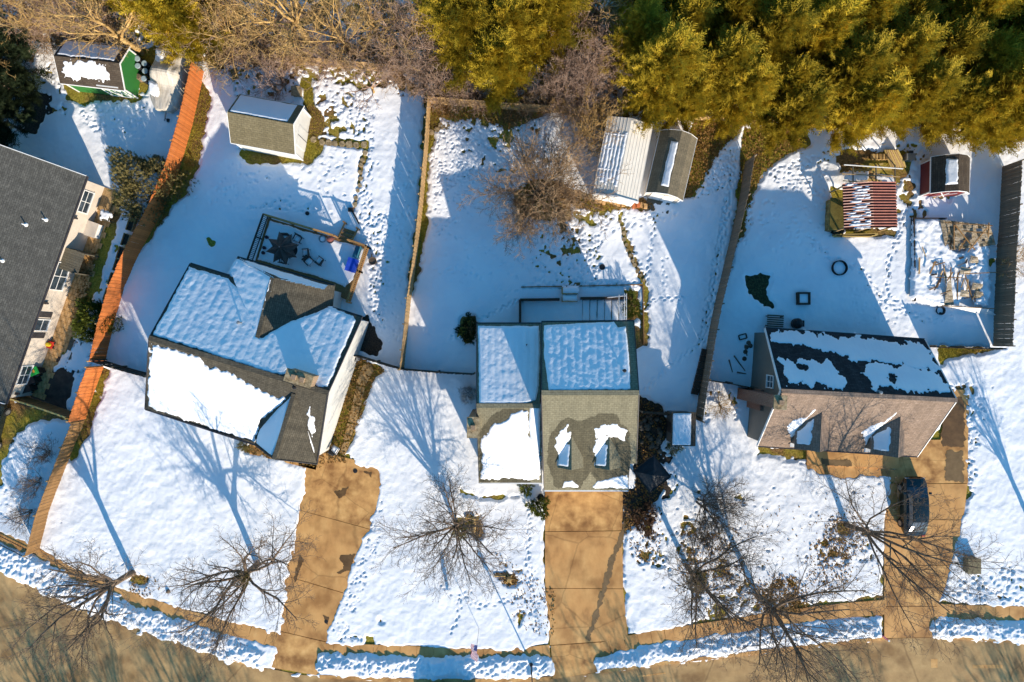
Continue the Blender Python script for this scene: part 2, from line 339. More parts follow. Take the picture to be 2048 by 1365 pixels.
# middle driveway
driveway([[(1090, 1063), (1244, 1061), (1246, 975), (1090, 975)], [(1090, 1176), (1246, 1177), (1244, 1062.2), (1090, 1064.2)],
          [(1100, 1290), (1256, 1279), (1246, 1178.2), (1090, 1177.2)], [(1105, 1358), (1200, 1343), (1200, 1284.5), (1102, 1291.2)]])
# right driveway
driveway([[(1790, 968), (1935, 966), (1935, 880), (1790, 880)], [(1768, 1039), (1926, 1039), (1934, 967.5), (1770, 969)],
          [(1768, 1130), (1906, 1130), (1926, 1040.2), (1768, 1040.2)], [(1768, 1212), (1874, 1212), (1906, 1131.2), (1768, 1131.2)], [(1768, 1276), (1876, 1274), (1874, 1213.2), (1768, 1213.2)],
          [(1880, 880), (1935, 880), (1938, 780), (1905, 780)]])
fw = root_struct('path')
walk(fw, [(1612, 940), (1800, 952)], 1.0, 1.4, .06)
# oblong stepping slabs beside the left house
sp_ = root_struct('path')
for q in ([(742, 728), (748, 742), (730, 772), (712, 768), (728, 728)], [(713, 772), (730, 776), (722, 812), (706, 806)], [(705, 810), (721, 814), (712, 848), (696, 843)], [(695, 847), (711, 850), (700, 880), (688, 880)], [(687, 884), (700, 884), (690, 912), (680, 905)]):
    MB().slab([p + Vector((0, 0, .07)) for p in gpts(q)][::-1], .12).build('slab', M('tan_flagstone', [(.28, .17, .07), (.45, .29, .13)], 3, .9, .4, 14, dist=.02) if 'tan_flagstone' not in bpy.data.materials else bpy.data.materials['tan_flagstone'], sp_)
# stepping stones in the back yards
def stones(pp, n, r, m=STONE, nm='stepping_stone', jitter=.06, up=.09):
    rt = root_struct('path'); pts = [P(*q) for q in pp]; Ls = [0]
    for a, b in zip(pts, pts[1:]): Ls.append(Ls[-1] + (b - a).length)
    for k in range(n):
        t = Ls[-1] * (k + .5) / n; i = max(j for j in range(len(Ls)) if Ls[j] <= t); i = min(i, len(pts) - 2)
        c = pts[i].lerp(pts[i + 1], (t - Ls[i]) / (Ls[i + 1] - Ls[i])) + Vector((random.uniform(-jitter, jitter), random.uniform(-jitter, jitter), 0))
        a0 = random.random() * 6; rr = r * random.uniform(.8, 1.15)
        MB().slab([c + Vector((math.cos(a0 + j * 6.283 / 6) * rr * random.uniform(.8, 1.15), math.sin(a0 + j * 6.283 / 6) * rr * random.uniform(.8, 1.1), up)) for j in range(6)], .1).build(nm, m, rt)
stones([(622, 279), (640, 284), (735, 292)], 8, .30); stones([(730, 300), (722, 340), (718, 380), (708, 415)], 9, .2)
stones([(860, 270), (880, 255), (900, 250)], 4, .3); stones([(1240, 440), (1254, 500), (1275, 545), (1290, 565)], 12, .17)
# paver patio along the left neighbour
pat = root_struct('patio')
PAT = [(212, 378), (250, 392), (212, 470), (190, 540), (163, 612), (140, 700), (110, 735), (95, 800), (10, 800), (60, 690), (100, 600), (160, 460)]
A0 = P(190, 400); ux = (P(60, 750) - A0).normalized(); uy = Vector((-ux.y, ux.x, 0)); pp_ = [(p.x, p.y) for p in gpts(PAT)]
cx_, cy_ = [], []
cand = []
for i in range(0, 40):
    for j in range(-3, 9):
        c = A0 + ux * (i * .46 + .1) + uy * (j * .46 + (.23 if i % 2 else 0)); cand.append(c)
ins = sdf(np.array([c.x for c in cand]), np.array([c.y for c in cand]), pp_) > .1
pav_me = None
for c, k in zip(cand, ins):
    if not k: continue
    if pav_me is None:
        o = MB().box((0, 0, 0), (.44, .44, .06)).build('paver', PAVER, pat); pav_me = o.data
    else: o = obj('paver', pav_me, None, pat)
    o.location = (c.x, c.y, .04 + random.uniform(-.006, .006)); o.rotation_euler = (0, 0, math.atan2(ux.y, ux.x) + random.uniform(-.01, .01))
dp = MB()                                                            # brown muddy drive at the far left and dark asphalt strip
tag(MB().poly([p + Vector((0, 0, .012)) for p in gpts([(30, 806), (100, 700), (165, 735), (128, 835)])][::-1]).build('pavement', M('dark_pavement', [(.035, .025, .02), (.085, .06, .045)], 1.5, .8, .4, 20, dist=.01)), kind='structure')

# ------------------------------------------------------------------ SNOW COVER: real relief, melted areas cut out
BARE = [
 [(405, 165), (425, 200), (412, 235), (405, 300), (392, 345), (362, 400), (345, 412), (300, 480), (280, 500), (300, 420), (360, 300), (392, 190)],
 strip([(213, 738), (195, 790), (180, 835), (160, 880), (140, 925)], [16, 22, 18, 20, 8]),
 [(600, 150), (625, 155), (628, 200), (640, 225), (652, 255), (640, 275), (735, 285), (736, 298), (712, 296), (650, 290), (645, 310), (620, 332), (560, 328), (500, 330), (480, 312), (478, 295), (600, 300), (615, 240), (605, 200)],
 strip([(732, 295), (722, 340), (716, 380), (706, 420)], [10, 9, 8, 7]), strip([(1236, 425), (1250, 480), (1272, 535), (1292, 575), (1288, 690)], [9, 7, 8, 12, 10]),
 [(848, 190), (885, 205), (880, 240), (867, 275), (860, 320), (858, 380), (856, 450), (846, 500), (835, 560), (824, 588), (814, 588), (822, 520), (834, 430), (842, 330)],
 [(850, 180), (1110, 205), (1110, 225), (1070, 240), (1010, 262), (960, 240), (900, 240), (860, 230)],
 circ(1085, 400, 60, 42),
 [(1110, 365), (1165, 385), (1195, 395), (1300, 400), (1310, 418), (1240, 420), (1190, 425), (1140, 410), (1100, 400)],
 [(1385, 240), (1500, 230), (1470, 275), (1440, 300), (1410, 355), (1385, 395), (1365, 400), (1370, 330)],
 [(1485, 260), (1600, 240), (1620, 290), (1570, 312), (1530, 345), (1512, 375), (1495, 420), (1490, 460), (1470, 500), (1455, 560), (1445, 560), (1470, 430)],
 [(1493, 552), (1520, 548), (1540, 552), (1535, 590), (1545, 615), (1530, 610), (1515, 597), (1498, 590)],
 [(718, 715), (775, 742), (750, 755), (742, 780), (725, 830), (705, 880), (690, 905), (693, 925), (650, 925), (640, 935), (600, 930), (490, 905), (485, 890), (640, 905), (680, 780)],
 [(715, 640), (735, 635), (745, 655), (765, 690), (755, 715), (715, 705), (700, 690)],
 [(618, 935), (640, 912), (690, 918), (745, 938), (756, 950), (756, 1000), (748, 1030), (738, 1050), (720, 1085), (703, 1135), (688, 1180), (672, 1215), (655, 1262), (645, 1300), (640, 1345), (540, 1360), (560, 1280), (572, 1200), (580, 1130), (592, 1090), (600, 1035), (612, 985)],
 [(1088, 975), (1248, 975), (1246, 1060), (1246, 1100), (1252, 1240), (1256, 1275), (1310, 1262), (1300, 1285), (1200, 1310), (1190, 1355), (1100, 1365), (1100, 1280), (1103, 1250), (1090, 1190), (1088, 1100)],
 [(1600, 925), (1622, 922), (1790, 938), (1792, 905), (1880, 860), (1908, 790), (1918, 775), (1926, 800), (1928, 830), (1932, 880), (1932, 960), (1930, 1000), (1916, 1060), (1895, 1140), (1880, 1200), (1873, 1222), (1874, 1290), (1766, 1290), (1766, 1160), (1768, 1060), (1782, 1000), (1782, 955), (1640, 948)],
 strip([(-250, 990), (-30, 1060), (60, 1103), (135, 1143), (250, 1195), (380, 1237), (500, 1266), (590, 1292)], [26, 24, 26, 28, 24, 26, 28, 30]),
 strip([(640, 1299), (720, 1297), (800, 1301), (900, 1307), (1000, 1309), (1100, 1300)], [16, 13, 13, 15, 16, 18]),
 strip([(1190, 1305), (1250, 1283), (1330, 1270), (1400, 1258), (1480, 1246), (1560, 1232), (1650, 1221), (1700, 1217), (1780, 1212)], [34, 24, 26, 30, 28, 30, 34, 34, 40]),
 strip([(1860, 1215), (1920, 1221), (1990, 1226), (2100, 1228), (2300, 1230)], [30, 30, 22, 20, 20]),
 [(1275, 790), (1318, 812), (1330, 825), (1345, 850), (1330, 880), (1312, 895), (1320, 925), (1330, 960), (1320, 990), (1295, 1020), (1275, 1050), (1250, 1060), (1245, 980), (1268, 975)],
 [(1270, 655), (1292, 660), (1290, 690), (1272, 697)], [(1248, 580), (1280, 580), (1282, 632), (1262, 645), (1248, 645)], circ(938, 660, 19, 30),
 PAT, [(0, 300), (150, 345), (185, 390), (170, 440), (100, 600), (30, 806), (100, 806), (165, 835), (148, 842), (110, 835), (60, 848), (30, 872), (12, 920), (0, 970), (-400, 1100), (-400, 200)],
 [(240, 420), (205, 560), (165, 640), (150, 640), (150, 600), (190, 520), (232, 400)], [(120, 735), (152, 740), (140, 800), (125, 830), (60, 812), (95, 760)],
 [(55, 175), (92, 190), (95, 225), (70, 265), (48, 270), (45, 235)], [(125, 165), (170, 175), (290, 190), (300, 195), (262, 205), (215, 200), (160, 208), (135, 195)], [(270, 100), (330, 90), (320, 130), (295, 190), (275, 190)],
 [(1870, 695), (2010, 698), (1960, 705), (1890, 718), (1880, 728)], circ(762, 1243, 6, 8), [(732, 1272), (745, 1275), (752, 1295), (728, 1292)],
 circ(925, 1045, 14, 12), [(930, 1030), (960, 1030), (965, 1075), (945, 1070)], circ(1005, 1150, 14, 5), circ(1020, 1160, 10, 10),
 circ(1690, 1058, 12, 12),
 circ(280, 1160, 15, 10), [(920, 980), (960, 992), (1040, 990), (1040, 996), (960, 998), (920, 987)],
 [(1515, 890), (1830, 905), (1830, 930), (1640, 925), (1515, 912)], [(1660, 370), (1690, 380), (1685, 460), (1660, 440)], [(1690, 455), (1800, 458), (1795, 475), (1690, 470)],
 [(1680, 300), (1830, 300), (1820, 350), (1795, 370), (1790, 350), (1680, 345)],
] + [circ(x, y, r) for x, y, r in ((1872, 387, 6), (1896, 395, 5), (1805, 392, 5), (1818, 372, 9), (1812, 400, 4), (1820, 408, 4), (1798, 425, 4), (1795, 436, 4), (1820, 390, 5), (680, 985, 0.1), (425, 488, 5), (418, 480, 4))]
# leaf-strewn / patchy areas: fraction of snow broken by noise
PATCHY = [
 ([(-300, -100), (2400, -100), (2400, 230), (1500, 260), (1200, 235), (860, 205), (600, 150), (420, 130), (120, 90), (-300, 110)], -.16),
 ([(610, 140), (680, 150), (740, 250), (700, 290), (640, 260), (620, 200)], .12), ([(880, 220), (1080, 230), (1140, 330), (1080, 360), (960, 330), (900, 290)], .25),
 ([(1100, 370), (1180, 410), (1240, 425), (1200, 480), (1130, 520), (1080, 500)], .05), ([(1240, 1050), (1330, 1000), (1330, 1140), (1270, 1130)], .16),
 ([(1300, 980), (1480, 980), (1600, 1220), (1420, 1260), (1330, 1180)], .45), ([(1360, 1050), (1430, 1045), (1460, 1140), (1590, 1195), (1590, 1215), (1420, 1255), (1370, 1180)], .12), (circ(1690, 1085, 60, 55), .22), (circ(1555, 1190, 48, 34), .02), ([(1620, 1060), (1720, 1060), (1700, 1200), (1640, 1230), (1600, 1180)], .42),
 ([(130, 500), (185, 500), (200, 620), (120, 640)], -.05), ([(255, 425), (215, 640), (180, 650), (240, 440)], .2), ([(1860, 440), (1990, 440), (1985, 620), (1870, 610)], .3),
 ([(1850, 770), (1980, 770), (1960, 900), (1930, 1000), (1900, 860)], .2), ([(20, 110), (130, 130), (130, 230), (40, 240)], .1), ([(990, 1100), (1110, 1180), (1110, 1280), (1030, 1250)], .48),
 ([(1640, 300), (1860, 290), (1840, 480), (1780, 440)], .2), ([(1300, 850), (1360, 830), (1360, 1000), (1320, 1000)], .1), ([(1405, 770), (1480, 790), (1480, 850), (1410, 840)], .2),
 ([(640, 900), (700, 905), (720, 960), (640, 940)], .15), ([(460, 130), (610, 160), (600, 210), (470, 190)], .1),
]
BANKS = [strip([(-60, 1085), (0, 1112), (60, 1140), (150, 1185), (250, 1225), (350, 1262), (450, 1296), (530, 1322)], [56, 60, 64, 56, 54, 50, 48, 40]), strip([(632, 1322), (700, 1330), (800, 1333), (950, 1336), (1060, 1335), (1104, 1328)], [36, 44, 44, 48, 50, 40]),
         strip([(1192, 1328), (1250, 1320), (1330, 1308), (1450, 1295), (1560, 1276), (1650, 1268), (1764, 1258)], [26, 30, 36, 34, 34, 36, 34]), strip([(1862, 1256), (1920, 1256), (2000, 1262), (2100, 1264), (2300, 1266)], [34, 44, 44, 44, 44])]
ST = .075
xs = np.arange(-42.6, 42.6, ST); ys = np.arange(-28.4, 28.4, ST); X, Y = np.meshgrid(xs, ys); F = np.full(X.shape, 1.6)
def local(poly, pad=1.6):
    px = [p[0] for p in poly]; py = [p[1] for p in poly]
    i0 = max(0, int((min(px) - pad - xs[0]) / ST)); i1 = min(len(xs), int((max(px) + pad - xs[0]) / ST) + 1); j0 = max(0, int((min(py) - pad - ys[0]) / ST)); j1 = min(len(ys), int((max(py) + pad - ys[0]) / ST) + 1)
    return slice(j0, j1), slice(i0, i1)
for poly in BARE:
    w_ = [(p.x, p.y) for p in gpts(poly)]; sl = local(w_)
    if X[sl].size: F[sl] = np.minimum(F[sl], -sdf(X[sl], Y[sl], w_))
road_w = [(p.x, p.y) for p in rp] + [(rp[-1].x, -60), (rp[0].x, -60)]
F = np.minimum(F, -sdf(X, Y, road_w))
BK = np.zeros(X.shape)
for poly in BANKS:
    w_ = [(p.x, p.y) for p in gpts(poly)]; sl = local(w_, 1.0); d = sdf(X[sl], Y[sl], w_) + .22 * vnoise(X[sl], Y[sl], .55, 3) + .1 * vnoise(X[sl], Y[sl], .2, 4)
    F[sl] = np.maximum(F[sl], d); BK[sl] = np.maximum(BK[sl], np.clip(d / .45, 0, 1))
nz = .16 * vnoise(X, Y, .55, 11) + .10 * vnoise(X, Y, .24, 12) + .12 * vnoise(X, Y, 1.3, 13)
F = F + nz
hf = .5 * vnoise(X, Y, .42, 21) + .38 * vnoise(X, Y, .21, 22) + .35 * vnoise(X, Y, 1.1, 23)
for poly, bias in PATCHY:
    w_ = [(p.x, p.y) for p in gpts(poly)]; sl = local(w_, .3); d = sdf(X[sl], Y[sl], w_) + .5 * vnoise(X[sl], Y[sl], .9, 5); h = (hf[sl] + bias + .12) * .8
    F[sl] = np.where(d > 0, np.minimum(F[sl], h), F[sl])
base = np.clip(F * .55, -.09, .105)
relief = (.03 * vnoise(X, Y, 1.4, 31) + .020 * vnoise(X, Y, .6, 32) + .012 * vnoise(X, Y, .3, 33) + .008 * vnoise(X * 1.0, Y, .17, 34)) * np.clip(F * 3, 0, 1)
Z = base + relief + BK * (.17 + .07 * vnoise(X, Y, .38, 41) + .085 * vnoise(X, Y, .17, 42) + .09 * vnoise(X, Y, 1.2, 43) + .03 * vnoise(X, Y, .1, 44))
def dent(x, y, a, L=.155, W=.085, D=.11):
    D *= random.uniform(.3, .95); L *= random.uniform(.7, 1.1); W *= random.uniform(.75, 1.2)
    i0 = int((x - .42 - xs[0]) / ST); i1 = i0 + 12; j0 = int((y - .42 - ys[0]) / ST); j1 = j0 + 12
    if i0 < 0 or j0 < 0 or i1 >= len(xs) or j1 >= len(ys): return
    dx = X[j0:j1, i0:i1] - x; dy = Y[j0:j1, i0:i1] - y; u = dx * math.cos(a) + dy * math.sin(a); v = -dx * math.sin(a) + dy * math.cos(a)
    q = (u / L) ** 2 + (v / W) ** 2; Z[j0:j1, i0:i1] -= D * np.exp(-q * q) - .008 * np.exp(-(np.sqrt(q) - 1.6) ** 2 * 4)
def track(pp, step=.33, off=.13, n=1, D=.11, jit=.05):
    for _ in range(n):
        pts = [P(*q) for q in pp]; s = 1
        for a, b in zip(pts, pts[1:]):
            d = b - a; Ln = d.length; d.normalize(); k = 0.0
            while k < Ln:
                c = a + d * k + Vector((-d.y, d.x, 0)) * off * s; dent(c.x + random.gauss(0, jit), c.y + random.gauss(0, jit), math.atan2(d.y, d.x) + random.gauss(0, .25), D=D)
                s = -s; k += step * random.uniform(.8, 1.2)
def scatter(pp, n, D=.1, L=(.10, .2)):
    w_ = gpts(pp); x0 = min(p.x for p in w_); x1 = max(p.x for p in w_); y0 = min(p.y for p in w_); y1 = max(p.y for p in w_)
    xx = rng.uniform(x0, x1, n * 3); yy = rng.uniform(y0, y1, n * 3); k = sdf(xx, yy, [(p.x, p.y) for p in w_]) > 0
    for x, y in list(zip(xx[k], yy[k]))[:n]: l = random.uniform(*L); dent(x, y, random.uniform(0, 3.14), l, l * .6, D * random.uniform(.6, 1.2))
track([(740, 300), (730, 400), (745, 450), (755, 520), (750, 600), (760, 660)], n=4, jit=.25); track([(690, 200), (740, 290)], n=2, jit=.3); scatter([(710, 420), (790, 430), (780, 560), (765, 660), (735, 600), (740, 500)], 260)
scatter([(640, 190), (760, 180), (750, 280), (650, 260)], 120); scatter([(540, 290), (700, 300), (690, 410), (600, 380)], 50); scatter([(800, 300), (838, 300), (810, 700), (775, 690)], 90, .08)
scatter([(880, 230), (1020, 250), (960, 340), (870, 400), (862, 300)], 380, .09, (.08, .15)); scatter([(870, 320), (960, 330), (950, 430), (865, 480)], 170, .09, (.07, .13)); scatter([(1060, 480), (1200, 470), (1200, 570), (1070, 570)], 330, .12)
track([(960, 415), (990, 440), (1035, 470), (1035, 520), (1060, 545)], .28, .04, 1, .08, .02); track([(870, 540), (960, 550), (1010, 590), (1060, 570)], .5, .08, 1, .07); track([(900, 470), (980, 500), (1010, 530)], .5, .05, 1, .07)
track([(1040, 600), (960, 640), (900, 680)], .3, .1, 2, .08); scatter([(900, 470), (1050, 490), (1040, 570), (880, 570)], 50, .07); track([(1050, 575), (1180, 570), (1280, 568)], .3, .1, 3, .1, .1)
track([(1240, 430), (1262, 500), (1290, 560), (1290, 690)], .25, .1, 3, .12, .09); track([(1310, 430), (1300, 500), (1292, 570)], .3, .1, 2, .11); track([(1290, 600), (1370, 595)], .3, .1, 2, .1); track([(1290, 780), (1340, 730), (1410, 680), (1425, 600), (1440, 500), (1460, 400)], .3, .1, 2, .1, .08)
track([(1400, 690), (1420, 590), (1450, 420), (1470, 330)], .2, .1, 2, .1, .08); scatter([(1380, 400), (1440, 290), (1480, 300), (1460, 370), (1420, 390)], 240, .1, (.08, .15)); scatter([(1150, 420), (1360, 420), (1340, 440), (1200, 470)], 120); track([(1330, 580), (1325, 520), (1340, 515)], .3, .08, 1, .08)
track([(1500, 380), (1495, 440), (1480, 490)], .4, .15, 3, .13, .15); scatter([(1530, 340), (1660, 300), (1650, 400), (1560, 380)], 170, .1); scatter([(1500, 400), (1640, 400), (1700, 480), (1560, 540)], 90, .08)
track([(1620, 480), (1660, 520), (1720, 540), (1760, 600), (1850, 640), (1900, 640)], .4, .14, 2, .13, .12); track([(1810, 370), (1815, 430), (1790, 480), (1775, 530), (1770, 590)], .4, .14, 2, .13, .1); scatter([(1700, 560), (1800, 600), (1950, 640), (1700, 650)], 50, .08)
track([(940, 1180), (920, 1200), (915, 1240), (895, 1270)], .35, .12, 1, .1); track([(880, 1170), (960, 1210), (1040, 1200)], .38, .12, 1, .1); track([(20, 830), (90, 790)], .3, .1, 1); scatter([(1900, 1160), (2048, 1120), (2048, 1210), (1900, 1200)], 90, .12, (.14, .26))
scatter([(360, 420), (500, 300), (640, 420), (480, 420)], 70, .09); scatter([(430, 440), (560, 400), (700, 430), (500, 420)], 90, .09); scatter([(765, 1000), (760, 1090), (690, 1280), (665, 1260), (735, 1080), (755, 1000)], 150, .09, (.08, .17)); track([(1060, 1000), (1055, 1120), (1075, 1260)], .25, .1, 2, .07, .1)
scatter([(640, 1270), (760, 1270), (700, 1290)], 14, .12, (.15, .22)); scatter([(150, 190), (300, 200), (290, 280), (170, 260)], 160, .1); scatter([(1925, 790), (1960, 800), (1950, 1000), (1925, 1000)], 60, .12)
scatter([(1500, 900), (1780, 960), (1700, 1050), (1450, 1000)], 22, .09); scatter([(120, 1040), (240, 1090), (330, 1180), (200, 1140)], 60, .06, (.08, .14)); scatter([(-10, 850), (110, 860), (80, 1000), (0, 1040)], 130, .08)
keep = (np.maximum.reduce([Z[:-1, :-1], Z[1:, :-1], Z[:-1, 1:], Z[1:, 1:]]) > -.045)
idx = np.arange(X.size).reshape(X.shape); fq = np.stack([idx[:-1, :-1], idx[:-1, 1:], idx[1:, 1:], idx[1:, :-1]], -1)[keep]
me = np_mesh('snow_cover', np.stack([X.ravel(), Y.ravel(), Z.ravel()], 1), fq, True)
tag(obj('snow_cover', me, SNOW), kind='structure')
# beyond the picture: coarser snow all round, joined to the fine sheet
ring = MB(); xa, xb, ya, yb = xs[0], xs[-1], ys[0], ys[-1]
for q in ([(-300, yb), (300, yb), (300, 300), (-300, 300)], [(-300, -26), (xa, -26), (xa, yb), (-300, yb)], [(xb, -26), (300, -26), (300, yb), (xb, yb)], [(-300, -300), (300, -300), (300, -38), (-300, -38)]):
    ring.poly([(x, y, .10) for x, y in q])
tag(ring.build('snow_field', SNOW), kind='structure')

# ------------------------------------------------------------------ GRASS, LEAVES, TWIGS on bare ground (stuff)
def inside_pts(pp, n):
    w_ = gpts(pp); x0 = min(p.x for p in w_); x1 = max(p.x for p in w_); y0 = min(p.y for p in w_); y1 = max(p.y for p in w_)
    xx = rng.uniform(x0, x1, n * 3); yy = rng.uniform(y0, y1, n * 3); k = sdf(xx, yy, [(p.x, p.y) for p in w_]) > 0
    return np.stack([xx[k][:n], yy[k][:n]], 1)
def blades(polys, dens, hgt, wid, lean, name, mat, kind='stuff', z0=0.0):
    C = []
    for pp in polys:
        w_ = gpts(pp); A = abs(sum(w_[i].x * w_[(i + 1) % len(w_)].y - w_[(i + 1) % len(w_)].x * w_[i].y for i in range(len(w_)))) / 2; C.append(inside_pts(pp, int(A * dens) + 1))
    C = np.concatenate(C); n = len(C); a = rng.uniform(0, 6.283, n); h = hgt * rng.uniform(.5, 1.3, n); l = lean * rng.uniform(.3, 1.6, n); b = rng.uniform(0, 6.283, n)
    p0 = np.stack([C[:, 0] + np.cos(a) * wid / 2, C[:, 1] + np.sin(a) * wid / 2, np.full(n, z0)], 1); p1 = np.stack([C[:, 0] - np.cos(a) * wid / 2, C[:, 1] - np.sin(a) * wid / 2, np.full(n, z0)], 1)
    p2 = np.stack([C[:, 0] + np.cos(b) * l, C[:, 1] + np.sin(b) * l, z0 + h], 1)
    V_ = np.stack([p0, p1, p2], 1).reshape(-1, 3); return tag(obj(name, np_mesh(name, V_, np.arange(n * 3).reshape(n, 3)), mat), kind=kind)
blades([BARE[0], BARE[1], BARE[2], BARE[5], BARE[12], BARE[9], BARE[10], [(1870, 695), (2010, 698), (1960, 705), (1890, 718), (1880, 728)]], 330, .10, .035, .07, 'grass', GRASSM)
def leaves(polys, dens, name='dead_leaves', size=.07, z=(.02, .16), mat=None):
    C = np.concatenate([inside_pts(pp, int(dens * n_)) for pp, n_ in polys]); n = len(C); a = rng.uniform(0, 6.283, n); s = size * rng.uniform(.6, 1.5, n); zz = rng.uniform(*z, n)
    t1 = rng.normal(0, .35, n) * s; t2 = rng.normal(0, .35, n) * s; cx, sx = np.cos(a) * s, np.sin(a) * s
    q = [np.stack([C[:, 0] + u * cx - v * sx * .7, C[:, 1] + u * sx + v * cx * .7, zz + u * t1 + v * t2], 1) for u, v in ((-1, 0), (0, -1), (1, 0), (0, 1))]
    V_ = np.stack(q, 1).reshape(-1, 3); return tag(obj(name, np_mesh(name, V_, np.arange(n * 4).reshape(n, 4)), mat or LEAFB), kind='stuff')
leaves([(BARE[12], 2600), (BARE[6], 1500), (BARE[7], 900), (BARE[8], 900), (BARE[9], 1300), (BARE[10], 1300), (BARE[21], 900), (circ(1555, 1195, 44, 36), 700), ([(1360, 1040), (1440, 1050), (1470, 1170), (1600, 1215), (1420, 1262), (1350, 1180)], 900), (circ(1690, 1070, 45, 50), 900), (circ(1655, 1130, 50, 60), 800), (circ(1560, 1190, 60, 45), 1500), (circ(1420, 1110, 70, 80), 1300), ([(1450, 1000), (1780, 980), (1750, 1200), (1500, 1200)], 350), (circ(1015, 1155, 22, 14), 90), (circ(945, 1050, 25, 30), 160), ([(1240, 1040), (1320, 1010), (1320, 1130), (1270, 1120)], 420), (circ(290, 1170, 35, 22), 160), (PATCHY[0][0], 9000), ([(990, 1100), (1110, 1180), (1110, 1280), (1030, 1250)], 500), ([(180, 500), (200, 500), (170, 640), (140, 640)], 300)], 1.0)

tag(MB().poly([p + Vector((0, 0, .006)) for p in gpts([(1262, 780), (1340, 812), (1352, 850), (1345, 900), (1350, 960), (1320, 1040), (1275, 1060), (1240, 1060), (1240, 975)])][::-1]).build('mulch_bed', GRAVEL), kind='structure')
tag(MB().poly([p + Vector((0, 0, .006)) for p in gpts([(690, 620), (750, 620), (780, 700), (760, 722), (700, 712), (680, 680)])][::-1]).build('mulch_bed', GRAVEL), kind='structure')
tag(MB().poly([p + Vector((0, 0, .006)) for p in gpts([(40, 160), (105, 180), (105, 240), (75, 280), (40, 280)])][::-1]).build('mulch_bed', GRAVEL), kind='structure')

tag(MB().poly([p + Vector((0, 0, .006)) for p in gpts([(1485, 540), (1550, 540), (1555, 625), (1485, 625)])][::-1]).build('ground_ivy', M('dark_ground_cover', [(.012, .016, .008), (.03, .04, .015), (.07, .075, .03)], 6, .9, 1.0, 14, dist=.06)), kind='structure')
# ================================================================== FENCES
def fence(name, label, pp, h=1.8, bw=.147, gap=-.003, mat=W_GREY, group='wooden fences between the yards', face=1, cat='fence', railm=None, seg=2.4, top_rail=False, horiz=False):
    """boards standing side by side along a pixel poly-line (ground line); rails and posts behind"""
    base = P(*pp[0]); r = thing(name, label, cat, base, 0, group); railm = railm or mat
    pts = [P(*q) - base for q in pp]; bm = None; pm = None; acc = 0; nb = 0
    for i in range(len(pts) - 1):
        a, b = pts[i], pts[i + 1]; d = b - a; Ln = d.length; d.normalize(); s = Vector((-d.y, d.x, 0)) * face; ang = math.atan2(d.y, d.x)
        if horiz:
            n = max(1, round(Ln / seg))
            for k in range(n):
                for j in range(int(h / .15)):
                    p = a + d * (Ln * (k + .5) / n)
                    if bm is None: o = MB().box((0, 0, 0), (seg * .985, .022, .14)).build('board', mat, r); bm = o.data
                    else: o = obj('board', bm, None, r)
                    o.location = p + Vector((0, 0, .10 + j * .152)) + s * random.uniform(0, .012); o.scale = (Ln / n / seg, 1, 1); o.rotation_euler = (random.uniform(-.03, .03), random.uniform(-.004, .004), ang)
        else:
            n = max(1, int(Ln / (bw + gap)))
            for k in range(n):
                if bm is None: o = MB().box((0, 0, h / 2), (bw, .02, h)).build('board', mat, r); bm = o.data
                else: o = obj('board', bm, None, r)
                o.location = a + d * (Ln * (k + .5) / n) + s * (.014 * (k % 2) + random.uniform(0, .004)) + Vector((0, 0, .05)); o.rotation_euler = (random.uniform(-.012, .012), random.uniform(-.008, .008), ang + random.uniform(-.01, .01)); o.scale = (1, 1, random.uniform(.985, 1.012)); nb += 1
            for z in (.35, h * .55, h - .22): MB().bar(a - s * .035 + Vector((0, 0, z)), b - s * .035 + Vector((0, 0, z)), .045, .09).build('rail', railm, r)
            if top_rail: MB().bar(a + Vector((0, 0, h + .07)), b + Vector((0, 0, h + .07)), .12, .035).build('rail', railm, r)
        np_ = max(1, round(Ln / seg))
        for k in range(np_ + (1 if i == len(pts) - 2 else 0)):
            if pm is None: o = MB().box((0, 0, (h + .1) / 2), (.09, .09, h + .1)).build('post', railm, r); pm = o.data
            else: o = obj('post', pm, None, r)
            o.location = a + d * (Ln * k / np_) - s * (.10 if not horiz else .06); o.rotation_euler = (0, 0, ang)
    return r
# left boundary: orange stained boards
fence('board_fence', 'bright orange stained board fence running beside the covered boat down to the white-walled house', [(409, 145), (385, 252), (358, 345), (322, 430), (283, 500), (250, 575), (228, 650), (212, 722)], 1.85, mat=W_ORANGE, railm=W_TAN, face=1)
fence('board_fence', 'short orange board fence between the left neighbour\'s bins and the front lawn', [(208, 734), (190, 782), (172, 838)], 1.85, mat=W_ORANGE, railm=W_TAN, face=1)
fence('board_fence', 'brown board fence beside the front lawn, sloping down towards the left street corner', [(170, 842), (150, 890), (125, 955), (100, 1022), (80, 1100)], 1.4, mat=W_BROWN, railm=W_TAN, face=1)
fence('gate_fence', 'pale yellow railed fence and gate closing the left neighbour\'s side yard behind the bins', [(42, 790), (100, 808), (163, 830)], 1.6, mat=W_BROWN, railm=W_YEL, face=1, top_rail=True, cat='fence')
fence('board_fence', 'dark shaded fence joining the orange fence to the left corner of the brown roofed house', [(214, 722), (255, 735), (318, 752)], 1.75, mat=W_DARK, railm=W_GREY, face=-1)
fence('board_fence', 'straight tan board fence between the umbrella deck yard and the middle back yard', [(862, 205), (856, 300), (847, 400), (836, 500), (822, 600), (812, 700), (808, 738)], 1.8, mat=W_TAN, face=1)
fence('board_fence', 'low dark fence from the brown roofed house across to the middle house\'s left wing', [(708, 708), (760, 724), (808, 738), (880, 744), (950, 748)], 1.5, mat=W_DARK, railm=W_GREY, face=-1)
